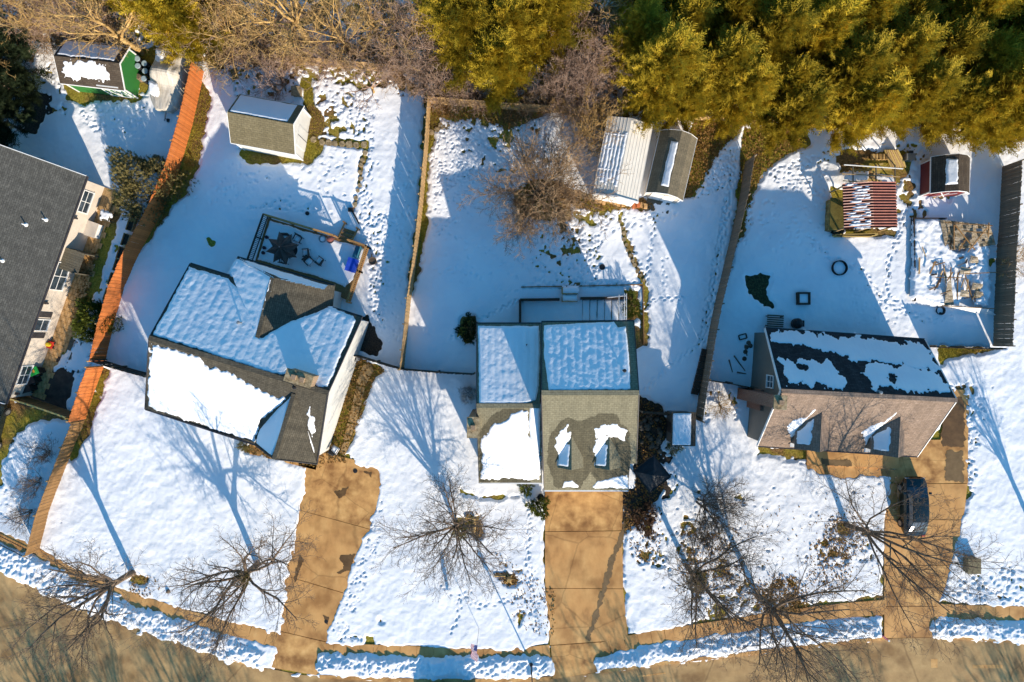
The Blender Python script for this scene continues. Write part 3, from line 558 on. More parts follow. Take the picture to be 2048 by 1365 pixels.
fence('board_fence', 'weathered grey board fence between the middle yard and the right yard with the fire ring', [(1490, 325), (1478, 400), (1462, 470), (1445, 540), (1428, 610), (1418, 660), (1408, 720), (1398, 780), (1390, 838)], 1.85, mat=W_GREYL, face=-1)
fence('board_fence', 'dark grey board fence along the far right edge beside the collapsed greenhouse', [(2002, 335), (1998, 420), (1992, 500), (1988, 590), (1984, 692)], 1.9, mat=W_GREYL, face=-1, group='wooden fences between the yards')
fence('board_fence', 'low dark fence behind the house with the pinkish roof, at the right side gate', [(1845, 694), (1900, 696), (1980, 699)], 1.4, mat=W_DARK, railm=W_GREY, face=-1)
fence('board_fence', 'low dark fence between the grey fence and the pinkish roofed house\'s left wall', [(1408, 760), (1450, 766), (1500, 776)], 1.4, mat=W_DARK, railm=W_GREY, face=-1)
fence('board_fence', 'dark fence between the middle house and the white-topped utility shed', [(1275, 822), (1330, 826), (1392, 832)], 1.5, mat=W_DARK, railm=W_GREY, face=-1)
fence('rail_fence', 'horizontal plank fence at the woods behind the white gable shed', [(448, 115), (520, 122), (600, 130), (700, 138), (830, 150)], 1.35, mat=W_TAN, face=-1, horiz=True)
fence('rail_fence', 'horizontal plank fence at the woods behind the middle back yard', [(862, 208), (950, 215), (1040, 222), (1110, 226), (1200, 231)], 1.35, mat=W_TAN, face=-1, horiz=True)
fence('rail_fence', 'horizontal plank fence glimpsed under the cedars behind the right hand yards', [(1320, 240), (1500, 242), (1650, 247), (1860, 252), (2060, 258)], 1.35, mat=W_TAN, face=-1, horiz=True)
# open metal garden fence at the left street corner
r = thing('picket_fence', 'black metal picket fence beside the sidewalk at the left street corner', 'fence', P(0, 1070), 0)
b0 = P(0, 1070); a = P(-60, 1040) - b0; b = P(76, 1108) - b0
for z in (.15, 1.0): MB().bar(a + Vector((0, 0, z)), b + Vector((0, 0, z)), .04).build('rail', BLACK, r)
pk = None
for k in range(42):
    if pk is None: o = MB().box((0, 0, .55), (.022, .022, 1.1)).build('picket', BLACK, r); pk = o.data
    else: o = obj('picket', pk, None, r)
    o.location = a.lerp(b, k / 41)

# ================================================================== ROOF SNOW
class Plane:
    def __init__(s, a, b, c):
        a, b, c = Vector(a), Vector(b), Vector(c); s.n = (b - a).cross(c - a).normalized()
        if s.n.z < 0: s.n = -s.n
        s.d = s.n.dot(a)
        u = Vector((-s.n.y, s.n.x, 0)); s.u = u.normalized() if u.length > 1e-4 else Vector((1, 0, 0))
    def z(s, x, y): return (s.d - s.n.x * x - s.n.y * y) / s.n.z
    def at(s, px, py, up=0.0):
        C = Vector((0, 0, CAMH)); d = P(px, py) - C; t = (s.d - s.n.dot(C)) / s.n.dot(d); p = C + d * t; return p + Vector((0, 0, up))
    def up(s, k): q = Plane.__new__(Plane); q.n = s.n.copy(); q.d = s.d + k * s.n.z; q.u = s.u.copy(); return q
def snow_on(parent, pl, pp, th=.07, edge=.08, rip=0.0, wave=.58, seed=0, holes=(), clip=None, name='roof_snow', step=.08, grain=.012, world=None, lift=.0, rug=.15, mat=None):
    """a snow sheet lying on plane pl inside a pixel polygon"""
    w_ = world or [(q.x, q.y) for q in (pl.at(x, y) for x, y in pp)]
    x0 = min(p[0] for p in w_) - .2; x1 = max(p[0] for p in w_) + .2; y0 = min(p[1] for p in w_) - .2; y1 = max(p[1] for p in w_) + .2
    X_, Y_ = np.meshgrid(np.arange(x0, x1, step), np.arange(y0, y1, step)); Fs = sdf(X_, Y_, w_)
    for h in holes: Fs = np.minimum(Fs, -sdf(X_, Y_, [(q.x, q.y) for q in (pl.at(x, y) for x, y in h)]))
    Fs = Fs + edge * (vnoise(X_, Y_, .5, seed) + .6 * vnoise(X_, Y_, .2, seed + 1) + .45 * vnoise(X_, Y_, .11, seed + 8)) - edge * .4
    U = X_ * pl.u.x + Y_ * pl.u.y; Vv = -X_ * pl.u.y + Y_ * pl.u.x
    G_ = -(X_ * pl.n.x + Y_ * pl.n.y); gc = [-(p[0] * pl.n.x + p[1] * pl.n.y) for p in w_]; base_l = (min(gc) + max(gc)) / 2; upw = np.clip((G_ - base_l) / (max(gc) - min(gc) + 1e-6) * 4 + .5, 0, 1)
    if rip: Fs = Fs + rug * .10 * (np.cos(U * 2 * math.pi / wave + 2.2 * vnoise(X_, Y_, 1.1, seed + 12)) * (.6 + .6 * vnoise(X_, Y_, 1.3, seed + 13)) + .8 * vnoise(X_, Y_, .25, seed + 9)) * np.clip(1 - Fs / .6, 0, 1) * upw
    H = np.clip(Fs * .9, -.06, th) + np.clip(Fs * 3, 0, 1) * (grain * vnoise(X_, Y_, .35, seed + 2) + grain * .6 * vnoise(X_, Y_, .17, seed + 3) + rip * (np.abs(np.cos(U * math.pi / wave + .35 * vnoise(X_, Y_, 2.0, seed + 5))) * 1.0 + .20 * vnoise(U + .6 * Vv, Vv * 1.9, .26, seed + 4) + .16 * vnoise(U - .4 * Vv, Vv * 1.5, .13, seed + 6) + .35 * vnoise(X_, Y_, 1.1, seed + 7)))
    Z_ = pl.z(X_, Y_) + H + lift; kp = np.maximum.reduce([H[:-1, :-1], H[1:, :-1], H[:-1, 1:], H[1:, 1:]]) > -.035
    ix = np.arange(X_.size).reshape(X_.shape); fq = np.stack([ix[:-1, :-1], ix[:-1, 1:], ix[1:, 1:], ix[1:, :-1]], -1)[kp]
    if len(fq) == 0: return
    me = np_mesh(name, np.stack([X_.ravel(), Y_.ravel(), Z_.ravel()], 1), fq, True); o = obj(name, me, mat or SNOW, parent)
    if parent is not None: o.matrix_parent_inverse = parent.matrix_basis.inverted()
    return o
def wet_on(parent, pl, pp, mat, seed=5, edge=.12):
    w_ = [(q.x, q.y) for q in (pl.at(x, y) for x, y in pp)]; step = .06
    X_, Y_ = np.meshgrid(np.arange(min(p[0] for p in w_), max(p[0] for p in w_), step), np.arange(min(p[1] for p in w_), max(p[1] for p in w_), step))
    Fs = sdf(X_, Y_, w_) + edge * (vnoise(X_, Y_, .6, seed) + .5 * vnoise(X_, Y_, .22, seed + 1)); ix = np.arange(X_.size).reshape(X_.shape)
    kp = (Fs[:-1, :-1] > 0); fq = np.stack([ix[:-1, :-1], ix[:-1, 1:], ix[1:, 1:], ix[1:, :-1]], -1)[kp]; Z_ = pl.z(X_, Y_) + .005
    me = np_mesh('wet_stain', np.stack([X_.ravel(), Y_.ravel(), Z_.ravel()], 1), fq); U = X_ * pl.u.x + Y_ * pl.u.y; n = Vector(pl.n); vv = n.cross(pl.u)
    uv = np.stack([U.ravel(), (X_ * vv.x + Y_ * vv.y + Z_ * vv.z).ravel()], 1)[fq.ravel()]; ul = me.uv_layers.new(name='UVMap')
    li = np.empty(len(me.loops), dtype=np.int32); me.loops.foreach_get('vertex_index', li); ul.data.foreach_set('uv', np.stack([U.ravel(), (X_ * vv.x + Y_ * vv.y + Z_ * vv.z).ravel()], 1)[li].ravel())
    o = obj('wet_stain', me, mat, parent); o.matrix_parent_inverse = parent.matrix_basis.inverted(); return o

# ================================================================== HOUSES
def house(name, label, loc):
    return thing(name, label, 'house', loc)
def put(o, parent):
    o.parent = parent; o.matrix_parent_inverse = parent.matrix_basis.inverted(); return o
def build(mb, name, m, parent, smooth=False):
    o = mb.build(name, m, None, smooth); put(o, parent); return o
def slope(parent, pl, pp, m, t=.14, nm='roof', world=None):
    pts = world or [pl.at(x, y) for x, y in pp]
    ar = sum(pts[i].x * pts[(i + 1) % len(pts)].y - pts[(i + 1) % len(pts)].x * pts[i].y for i in range(len(pts)))
    if ar < 0: pts = pts[::-1]
    return build(MB().slab(pts, t), nm, m, parent)
def walls(parent, foot, zf, m, nm='wall', base=0.0):
    """foot: world xy polygon; wall tops follow the roof"""
    n = len(foot)
    for i in range(n):
        a = Vector(foot[i]).to_2d(); b = Vector(foot[(i + 1) % n]).to_2d(); L = (b - a).length; k = max(1, int(L / .3)); top = []; mb = MB()
        for j in range(k):
            p = a.lerp(b, j / k); q = a.lerp(b, (j + 1) / k); zp, zq = zf(p.x, p.y) - .13, zf(q.x, q.y) - .13
            mb.poly([(p.x, p.y, base), (q.x, q.y, base), (q.x, q.y, zq), (p.x, p.y, zp)], [(L * j / k, 0), (L * (j + 1) / k, 0), (L * (j + 1) / k, zq), (L * j / k, zp)])
        build(mb, nm, m, parent)
def window(parent, c, ang, w_, h_, frame=WHITE, glass=GLASS, sash=1, nm='window', d=.06):
    """window on a wall; c = centre on the wall, ang = direction the wall faces"""
    f = Vector((math.cos(ang), math.sin(ang), 0)); s = Vector((-f.y, f.x, 0)); c = Vector(c); t = .07; mb = MB()
    def bx(u, z, du, dz, o_, dd): mb.box(c + s * u + Vector((0, 0, z)) + f * o_, (dd, du, dz), ang)
    bx(0, h_ / 2, w_ + t, t, d / 2, d); bx(0, -h_ / 2, w_ + t * 1.6, t, d / 2 + .02, d + .04); bx(-w_ / 2, 0, t, h_, d / 2, d); bx(w_ / 2, 0, t, h_, d / 2, d)
    if sash: bx(0, 0, w_, .045, d / 2 - .01, d * .7)
    if sash > 1: bx(0, 0, .045, h_, d / 2 - .008, d * .66)
    o = build(mb, nm, frame, parent); g_ = MB().box(c + f * .02, (.02, w_, h_), ang).build('pane', glass, None)
    g_.parent = o; return o        # o sits at the world origin (its parent inverse cancels the parent)
def inset(foot, k):
    pts = [Vector((p[0], p[1])) for p in foot]; n = len(pts); ar = sum(pts[i].x * pts[(i + 1) % n].y - pts[(i + 1) % n].x * pts[i].y for i in range(n))
    if ar < 0: pts = pts[::-1]
    out = []
    for i in range(n):
        p0, p1, p2 = pts[i - 1], pts[i], pts[(i + 1) % n]; d1 = (p1 - p0).normalized(); d2 = (p2 - p1).normalized(); n1 = Vector((-d1.y, d1.x)); n2 = Vector((-d2.y, d2.x))
        q = n1 + n2; out.append(p1 + q * (k / max(.2, q.dot(n1))))
    return out
def pipe(parent, pl, px, py, h=.5, r=.05, cap=False, m=BLACK, nm='vent_pipe'):
    p = pl.at(px, py); mb = MB().tube(p - Vector((0, 0, .1)), p + Vector((0, 0, h)), r, n=10)
    if cap: mb.lathe(p + Vector((0, 0, h)), [(.10, -.02), (.13, .03), (.09, .1), (.01, .12)], 10)
    mb.lathe(p, [(.16, -.02), (.15, .03), (.06, .06)], 10); build(mb, nm, m, parent)
def gutter(parent, a, b, m=FASC):
    d = (b - a).normalized(); s = Vector((d.y, -d.x, 0)); build(MB().bar(a + s * .05 - Vector((0, 0, .10)), b + s * .05 - Vector((0, 0, .10)), .11, .13), 'gutter', m, parent)
def chimney(parent, c, w_, d_, ztop, rz, m, zb=0, flues=1, cap=STONE):
    o = build(MB().box(Vector((c.x, c.y, (ztop + zb) / 2)), (w_, d_, ztop - zb), rz), 'chimney', m, parent)
    def ch(mb, nm, mm): q = mb.build(nm, mm, None); q.parent = o; return q
    ch(MB().box((c.x, c.y, ztop + .05), (w_ + .14, d_ + .14, .10), rz), 'chimney_cap', cap)
    for k in range(flues):
        u = (k - (flues - 1) / 2) * .6; ch(MB().box((c.x + u * math.cos(rz), c.y + u * math.sin(rz), ztop + .2), (.32, .32, .22), rz), 'flue', BRICKT)
    return o

# ---- roofs' materials
R_A = shingles('grey_shingles', (.085, .082, .072), (.125, .12, .105), (.05, .048, .042), .45)
R_B = shingles('brown_grey_shingles', (.080, .070, .052), (.11, .097, .072), (.045, .04, .03), .8)
R_C = shingles('olive_shingles', (.20, .18, .118), (.235, .212, .14), (.13, .117, .078), .35, .16)
R_CW = shingles('olive_shingles_wet', (.095, .084, .054), (.12, .106, .068), (.055, .05, .034), .5, .16)
R_D = shingles('pinkish_tan_shingles', (.22, .16, .12), (.27, .20, .155), (.15, .112, .088), .5, .15)
R_D_UNLIT = shingles('unlit_slope_shingles', (.030, .032, .034), (.05, .052, .055), (.02, .02, .022), .5, .15)  # same roof, back slope: its missing sun is painted as darker shingle colour
S_WH = siding('white_siding', (.62, .61, .57)); S_CR = siding('cream_siding', (.60, .52, .43)); S_GY = siding('taupe_siding', (.19, .165, .13)); S_TN = siding('tan_siding', (.38, .31, .2))

# ---- A: left neighbour, long low house (mostly outside the frame)
ea = P(172, 352, 2.7); eb = P(10, 808, 2.7); along = (eb - ea).normalized(); inw = Vector((along.y, -along.x, 0))
if inw.x > 0: inw = -inw
slp = math.tan(R(14)); RA = Plane(ea, eb, ea + inw * 8 + Vector((0, 0, 8 * slp)))
A = house('ranch_house', 'long grey shingled house cut off by the left edge, cream wall lit by the sun', P(100, 560))
ridA = ea + inw * 8.4 + Vector((0, 0, 8.4 * slp)); ridB = eb + inw * 8.4 + Vector((0, 0, 8.4 * slp)); farA = ea + inw * 16.8; farB = eb + inw * 16.8
slope(A, RA, None, R_A, world=[ea, ridA, ridB, eb]); slope(A, None, None, R_A, world=[ridA, farA, farB, ridB])
fa = inset([ea, farA, farB, eb], .30); RA2 = Plane(ridA, farA, farB); zfA = lambda x, y: min(RA.z(x, y), RA2.z(x, y)); walls(A, fa, zfA, S_CR)
gutter(A, ea, eb) if (eb - ea).cross(inw).z > 0 else gutter(A, eb, ea)
build(MB().bar(ea + Vector((0, 0, -.02)), ridA + Vector((0, 0, -.02)), .05, .2), 'rake_trim', WHITE, A); build(MB().bar(eb + Vector((0, 0, -.02)), ridB + Vector((0, 0, -.02)), .05, .2), 'rake_trim', WHITE, A)
outA = math.atan2(-inw.y, -inw.x); w0 = ea + inw * .30; wl = (eb - ea).length
def onA(t, z): p = ea + along * t - inw * 0.0 + inw * .30; return Vector((p.x, p.y, z))
window(A, onA(1.9, 1.55), outA, 1.7, 1.0, sash=2); window(A, onA(8.0, 1.45), outA, 2.2, 1.25, glass=GLASS, sash=2); window(A, onA(12.0, 1.55), outA, .9, 1.2); window(A, onA(16.1, 1.5), outA, 1.5, .95, sash=2)
for t in (11.15, 12.85): build(MB().box(onA(t, 1.55) - inw * .03, (.05, .42, 1.25), outA), 'shutter', FASC, A)
for px, py in ((52, 450), (5, 522), (92, 440)): pipe(A, RA, px, py, .35, .045, m=WHITE)
for t, z in ((3.3, 2.0), (10.2, 1.9), (17.6, 1.6), (18.2, 1.2)): build(MB().box(onA(t, z) - inw * .1, (.14, .14, .25), outA).box(onA(t, z + .15) - inw * .07, (.2, .18, .05), outA), 'wall_lamp', FASC, A)

# ---- B: brown-grey roof, ell and front cross gable
zr, zb_, zf_ = 5.9, 3.75, 3.5
bL, bR = P(298, 676, zr), P(656, 786, zr); bkL = P(380, 528, zb_); frL = P(290, 818, zf_)
BB = Plane(bL, bR, bkL); BF = Plane(bL, bR, frL)
B = house('house', 'snow covered house with brown grey roof, tan chimney and a fenced deck behind it', P(500, 720))
slope(B, BB, [(298, 676), (656, 786), (724, 635), (380, 528)], R_B); slope(B, BF, [(298, 676), (290, 818), (634, 928), (656, 786)], R_B)
# back ell: hipped
hA, hN = BB.at(515, 677, .04), None; zh = hA.z; hN = P(545, 556, zh - .05); eNW, eNE = P(474, 515, 3.55), P(669, 572, 3.55); vW = BB.at(457, 556, .02); vE = BB.at(663, 612, .02)
EW = Plane(hA, hN, eNW); EE = Plane(hA, hN, eNE); EN = Plane(eNW, eNE, hN)
slope(B, None, None, R_B, world=[hA, hN, eNW, Vector((vW.x, vW.y, EW.z(vW.x, vW.y))), ]); slope(B, None, None, R_B, world=[hA, Vector((vE.x, vE.y, EE.z(vE.x, vE.y))), eNE, hN]); slope(B, None, None, R_B, world=[hN, eNE, eNW])
# front cross gable
gT = BF.at(588, 788, .05); gz = gT.z; gP = P(548, 919, gz - .12); gL = BF.at(511, 889, .02); gLf = P(511, 890, 3.6); gR = BF.at(634, 928, .02)
GL = Plane(gT, gP, P(508, 889, 3.75)); GR = Plane(gT, gP, P(634, 928, 3.55))
slope(B, None, None, R_B, world=[gT, GL.at(508, 889), gP]); slope(B, None, None, R_B, world=[gT, gP, GR.at(634, 929), BF.at(606, 830, .03)])
foot = inset([BB.at(380, 528), BB.at(457, 552), BB.at(724, 635), BF.at(634, 928), BF.at(290, 818)], .32)
zfB = lambda x, y: min(BB.z(x, y), BF.z(x, y)); walls(B, foot, zfB, S_WH)
foot = inset([eNW, eNE, BB.at(655, 640), BB.at(450, 600)], .35); walls(B, foot, lambda x, y: min(EW.z(x, y), EE.z(x, y), EN.z(x, y), 9), S_WH)
ft = inset([GL.at(508, 889), gP, GR.at(634, 929), BF.at(600, 860), BF.at(520, 850)], .25); walls(B, ft, lambda x, y: min(GL.z(x, y), GR.z(x, y)), S_WH)
for a, b in ((BF.at(290, 818), GL.at(508, 889)), (eNE, eNW), (BB.at(457, 552), BB.at(380, 528)), (BB.at(724, 635), BB.at(664, 616))): gutter(B, a, b)
for a, b in ((bL, bkL), (bL, frL), (bR, BB.at(724, 635)), (bR, BF.at(634, 928)), (gP, GL.at(508, 889)), (gP, GR.at(634, 929))): build(MB().bar(a - Vector((0, 0, .06)), b - Vector((0, 0, .06)), .05, .19), 'rake_trim', FASC, B)
build(MB().bar(bL + Vector((0, 0, .03)), bR + Vector((0, 0, .03)), .34, .05), 'ridge_cap', R_B, B); build(MB().bar(gT, gP + Vector((0, 0, .03)), .3, .05), 'ridge_cap', R_B, B); build(MB().bar(hA + Vector((0, 0, .02)), hN + Vector((0, 0, .03)), .3, .05), 'ridge_cap', R_B, B)
sb = 41
snow_on(B, BB, [(305, 670), (378, 533), (458, 558), (482, 588), (522, 676), (570, 648), (660, 614), (706, 632), (712, 642), (656, 775), (636, 775), (603, 752), (560, 748), (545, 748)], .09, .05, .015, .62, 50, holes=[[(575, 742), (625, 757), (620, 785), (570, 775)]], step=.055)
snow_on(B, EW, [(474, 516), (546, 557), (513, 678), (492, 655), (452, 552)], .10, .03, .012, .6, 60); snow_on(B, EN, [(482, 518), (652, 570), (648, 578), (560, 556), (505, 533)], .09, .03, 0, .6, 61)
snow_on(B, BF, [(301, 686), (398, 712), (420, 733), (455, 743), (500, 770), (545, 792), (582, 795), (522, 838), (510, 886), (293, 815)], .10, .12, .006, .62, 62, rug=.8); snow_on(B, GL, [(580, 797), (523, 840), (512, 887), (544, 912), (566, 860)], .09, .02, 0, .6, 63)
snow_on(B, BF, [(618, 812), (622, 812), (622, 830), (632, 830), (630, 862), (624, 880), (615, 860), (617, 835), (613, 830)], .03, .09, .01, .3, 64, step=.05); snow_on(B, GR, [(602, 826), (606, 832), (628, 898), (626, 905)], .07, .01, 0, .6, 65, step=.05)
cc = BB.at(598, 758); chimney(B, P(598, 757, 6.9), 1.75, .75, 6.9, math.atan2((bR - bL).y, (bR - bL).x), BRICKT, 4.5, 2)
pipe(B, BB, 484, 646, .55, .06, True, STEEL); pipe(B, BF, 589, 775, .3, .05)

# ---- C: middle house: main block and lower left wing
C_ = house('house', 'middle house with olive shingles, two small dormers and a lower snowy left wing', P(1110, 800))
CL, CR = P(1083, 786, 6.6), P(1278, 786, 6.6); CB = Plane(CL, CR, P(1083, 645, 4.9)); CF = Plane(CL, CR, P(1088, 981, 2.9))
slope(C_, CB, [(1083, 786), (1278, 786), (1268, 643), (1083, 645)], R_C); slope(C_, CF, [(1083, 786), (1088, 981), (1257, 981), (1258, 928), (1273, 928), (1278, 786)], R_C)
WL, WR = P(953, 812, 4.9), P(1080, 812, 4.9); WB = Plane(WL, WR, P(953, 648, 3.4)); WF = Plane(WL, WR, P(958, 966, 2.95))
slope(C_, WB, [(953, 812), (1080, 812), (1082, 648), (953, 648)], R_C); slope(C_, WF, [(953, 812), (958, 966), (1084, 966), (1080, 812)], R_C)
fC = inset([CF.at(1088, 981), CF.at(1257, 981), CB.at(1268, 643), CB.at(1083, 645)], .3); zfC = lambda x, y: min(CB.z(x, y), CF.z(x, y)); walls(C_, fC, zfC, S_TN)
fW = inset([WF.at(958, 966), WF.at(1084, 966), WB.at(1082, 648), WB.at(953, 648)], .25); walls(C_, fW, lambda x, y: min(WB.z(x, y), WF.z(x, y)), S_TN)
for a, b, m in ((CF.at(1088, 981), CF.at(1257, 981), WHITE), (WF.at(958, 966), WF.at(1084, 966), WHITE), (CB.at(1268, 643), CB.at(1083, 645), FASC), (WB.at(1082, 648), WB.at(953, 648), FASC)): gutter(C_, a, b, m)
for a, b, m in ((CL, CB.at(1083, 645), FASC), (CL, CF.at(1088, 981), FASC), (CR, CB.at(1268, 643), FASC), (CR, CF.at(1273, 928), FASC), (WL, WB.at(953, 648), FASC), (WL, WF.at(958, 966), FASC)): build(MB().bar(a - Vector((0, 0, .06)), b - Vector((0, 0, .06)), .05, .19), 'rake_trim', m, C_)
build(MB().bar(CL + Vector((0, 0, .03)), CR + Vector((0, 0, .03)), .34, .05), 'ridge_cap', R_C, C_); build(MB().bar(WL + Vector((0, 0, .03)), WR + Vector((0, 0, .03)), .34, .05), 'ridge_cap', R_C, C_)
snow_on(C_, CB, [(1087, 650), (1228, 644), (1236, 655), (1252, 652), (1257, 700), (1262, 780), (1098, 782), (1088, 720)], .09, .03, .017, .52, 70, step=.055)
snow_on(C_, WB, [(956, 652), (1078, 652), (1080, 700), (1078, 770), (1072, 800), (1052, 808), (958, 808)], .09, .03, .015, .5, 71, step=.055)
wet_on(C_, WF, [(955, 870), (975, 838), (1010, 818), (1056, 820), (1062, 966), (958, 966)], R_CW, 80); wet_on(C_, CF, [(1094, 900), (1100, 865), (1130, 838), (1170, 842), (1195, 826), (1235, 832), (1258, 870), (1262, 928), (1250, 975), (1200, 978), (1180, 940), (1160, 978), (1110, 978), (1095, 940)], R_CW, 81)
snow_on(C_, WF, [(962, 880), (985, 850), (1015, 842), (1018, 824), (1056, 822), (1058, 870), (1080, 900), (1080, 960), (962, 958)], .07, .12, .004, .6, 72, rug=.1); snow_on(C_, WF, [(1060, 700 + 112), (1080, 812), (1080, 905), (1064, 905), (1058, 850)], .09, .02, 0, .6, 73)
snow_on(C_, CF, [(1110, 870), (1125, 858), (1136, 850), (1141, 876), (1141, 925), (1112, 915), (1106, 890)], .04, .15, .008, .6, 74, step=.06); snow_on(C_, CF, [(1184, 856), (1235, 845), (1254, 862), (1252, 884), (1228, 880), (1215, 872), (1213, 922), (1190, 918), (1188, 900), (1192, 880)], .04, .15, .008, .6, 75, step=.06)
snow_on(C_, CF, [(1124, 976), (1128, 964), (1145, 960), (1158, 972), (1158, 976)], .06, .05, 0, .6, 76, step=.06); snow_on(C_, CF, [(1178, 977), (1195, 962), (1225, 956), (1256, 948), (1256, 977)], .06, .08, 0, .6, 77, step=.06)
def dormer(parent, pl, xc, yf, w2, zridge, zeave, ang, roofm, wallm, over=.25, bad=0):
    """gabled dormer; the front faces -Y turned by ang; (xc, yf) = centre of its front"""
    c, s = math.cos(ang), math.sin(ang)
    def L(u, v, z): return Vector((xc + u * c - v * s, yf + u * s + v * c, z))
    def back(u, z):
        lo, hi = 0.0, 6.0
        for _ in range(30):
            mid = (lo + hi) / 2; p = L(u, mid, z)
            if pl.z(p.x, p.y) < z: lo = mid
            else: hi = mid
        return lo
    br, be = back(0, zridge), back(w2, zeave); we = w2 + .15; ze = zeave - .15 * (zridge - zeave) / w2
    for sg in (-1, 1):
        pts = [L(0, -over, zridge), L(0, br, zridge), L(sg * we, back(sg * we, ze), ze), L(sg * we, -over, ze)]
        ar = sum(pts[i].x * pts[(i + 1) % 4].y - pts[(i + 1) % 4].x * pts[i].y for i in range(4)); pts = pts if ar > 0 else pts[::-1]
        build(MB().slab(pts, .09), 'dormer_roof', roofm, parent)
        q = [L(sg * w2, 0, pl.z(L(sg * w2, 0, 0).x, L(sg * w2, 0, 0).y) - .05), L(sg * w2, be, zeave), L(sg * w2, 0, zeave)]; build(MB().poly(q), 'dormer_wall', wallm, parent)
    fz = pl.z(L(0, 0, 0).x, L(0, 0, 0).y) - .1; build(MB().poly([L(-w2, 0, fz), L(w2, 0, fz), L(w2, 0, zeave), L(0, 0, zridge - .08), L(-w2, 0, zeave)]), 'dormer_wall', wallm, parent)
    window(parent, L(0, -.01, (fz + zeave) / 2 + .1), ang - math.pi / 2, w2 * 1.1, (zeave - fz) * .62)
    build(MB().box(L(0, -.16, fz + .12), (w2 * 2.1, .3, .06), ang), 'dormer_sill', WHITE, parent)
    return L, br, we, ze
for xc in ((1143 - 1024) * 41 / FPX, (1219 - 1024) * 41 / FPX):
    L_, br, we, ze = dormer(C_, CF, xc, -8.95, .78, 5.05, 4.35, 0, R_C, S_TN)
    pl = Plane(L_(0, 0, 5.05), L_(0, 1, 5.05), L_(-we, 0, ze)); snow_on(C_, pl, None, .06, .03, .005, .4, 78, step=.06, world=[(xc - we * .95, -9.0), (xc - .22, -9.0), (xc - .10, -7.4), (xc - .35, -7.4), (xc - we * .9, -8.3)])
pipe(C_, CB, 1246, 741, .6, .07, True); pipe(C_, WB, 1053, 690, .35, .05)
chimney(C_, P(946, 856, 5.4), .75, 1.35, 5.2, 0, BRICKT, 0, 1)

# ---- D: right house: steep cape with two dormers
D_ = house('house', 'steep roofed house with pinkish tan front shingles, two dormers and a half melted back slope', P(1690, 790))
DL, DR = P(1562, 782, 6.3), P(1914, 801, 6.3); DB = Plane(DL, DR, P(1530, 657, 2.6)); DF = Plane(DL, DR, P(1515, 892, 2.7))
slope(D_, DB, [(1562, 782), (1914, 801), (1850, 680), (1530, 657)], R_D_UNLIT); slope(D_, DF, [(1562, 782), (1515, 892), (1835, 913), (1914, 801)], R_D)
fD = inset([DF.at(1515, 892), DF.at(1835, 913), DB.at(1850, 680), DB.at(1530, 657)], .28); walls(D_, fD, lambda x, y: min(DB.z(x, y), DF.z(x, y)), S_GY)
gutter(D_, DF.at(1515, 892), DF.at(1835, 913), FASC); gutter(D_, DB.at(1850, 680), DB.at(1530, 657), FASC)
for a, b in ((DL, DB.at(1530, 657)), (DL, DF.at(1515, 892)), (DR, DB.at(1850, 680)), (DR, DF.at(1835, 913))): build(MB().bar(a - Vector((0, 0, .06)), b - Vector((0, 0, .06)), .05, .19), 'rake_trim', WHITE, D_)
build(MB().bar(DL + Vector((0, 0, .03)), DR + Vector((0, 0, .03)), .3, .05), 'ridge_cap', R_D, D_)
snow_on(D_, DB, [(1536, 660), (1848, 683), (1880, 738), (1800, 735), (1760, 728), (1700, 722), (1640, 700), (1560, 690), (1543, 685)], .06, .26, .02, .3, 90, rug=.6)
snow_on(D_, DB, [(1555, 718), (1660, 722), (1680, 745), (1710, 765), (1690, 778), (1630, 775), (1572, 772)], .05, .26, .02, .3, 91, rug=.6, holes=[circ(1607, 736, 8, 5)]); snow_on(D_, DB, [(1732, 722), (1780, 728), (1882, 742), (1904, 788), (1800, 783), (1740, 778), (1725, 745)], .05, .26, .02, .3, 92, rug=.6, holes=[circ(1785, 755, 5, 4)])
angD = math.atan2((DR - DL).y, (DR - DL).x)
for px, py in ((1640, 898), (1797, 909)):
    q = P(px, py, 5.15); L_, br, we, ze = dormer(D_, DF, q.x, q.y, 1.05, 5.15, 4.1, angD, R_D, S_GY)
    pl = Plane(L_(0, 0, 5.15), L_(0, 1, 5.15), L_(-we, 0, ze)); snow_on(D_, pl, None, .06, .06, .012, .4, 95, step=.06, world=[tuple(L_(u, v, 0))[:2] for u, v in ((-we * .9, .1), (-.45, .1), (-.35, br * .8), (-.7, 1.6), (-we * .95, 1.0))])
    snow_on(D_, DF, None, .06, .1, .01, .5, 96, step=.06, world=[tuple(L_(u, v, 0))[:2] for u, v in ((-1.1, .2), (-2.0, 1.3), (-1.6, 1.9), (-.9, 2.2), (-.3, 3.2), (-.95, 1.5))])
_a, _b = DF.at(1515, 892), DB.at(1530, 657); _t = (-3.0 - _a.y) / (_b.y - _a.y); window(D_, Vector((_a.x + (_b.x - _a.x) * _t + .26, -3.0, 3.6)), math.pi - .055, .9, 1.0, sash=2, d=.09)
chimney(D_, P(1567, 806, 6.9) + Vector((-.1, 0, 0)), .75, .85, 6.6, angD, BRICK, 0, 1); q = P(1497, 795); build(MB().box((q.x - .1 + .6, q.y, 1.3), (1.3, 1.6, 2.6), angD), 'chimney_base', BRICK, D_)
pipe(D_, DB, 1608, 733, .4, .06); pipe(D_, DB, 1786, 753, .4, .06); pipe(D_, DB, 1757, 785, .25, .05, True, STEEL)
# its front porch slab with a step
pt = MB().slab([p + Vector((0, 0, .16)) for p in gpts([(1612, 880), (1612, 928), (1795, 938), (1795, 890)])], .2); tag(pt.build('porch', CONC), kind='structure')
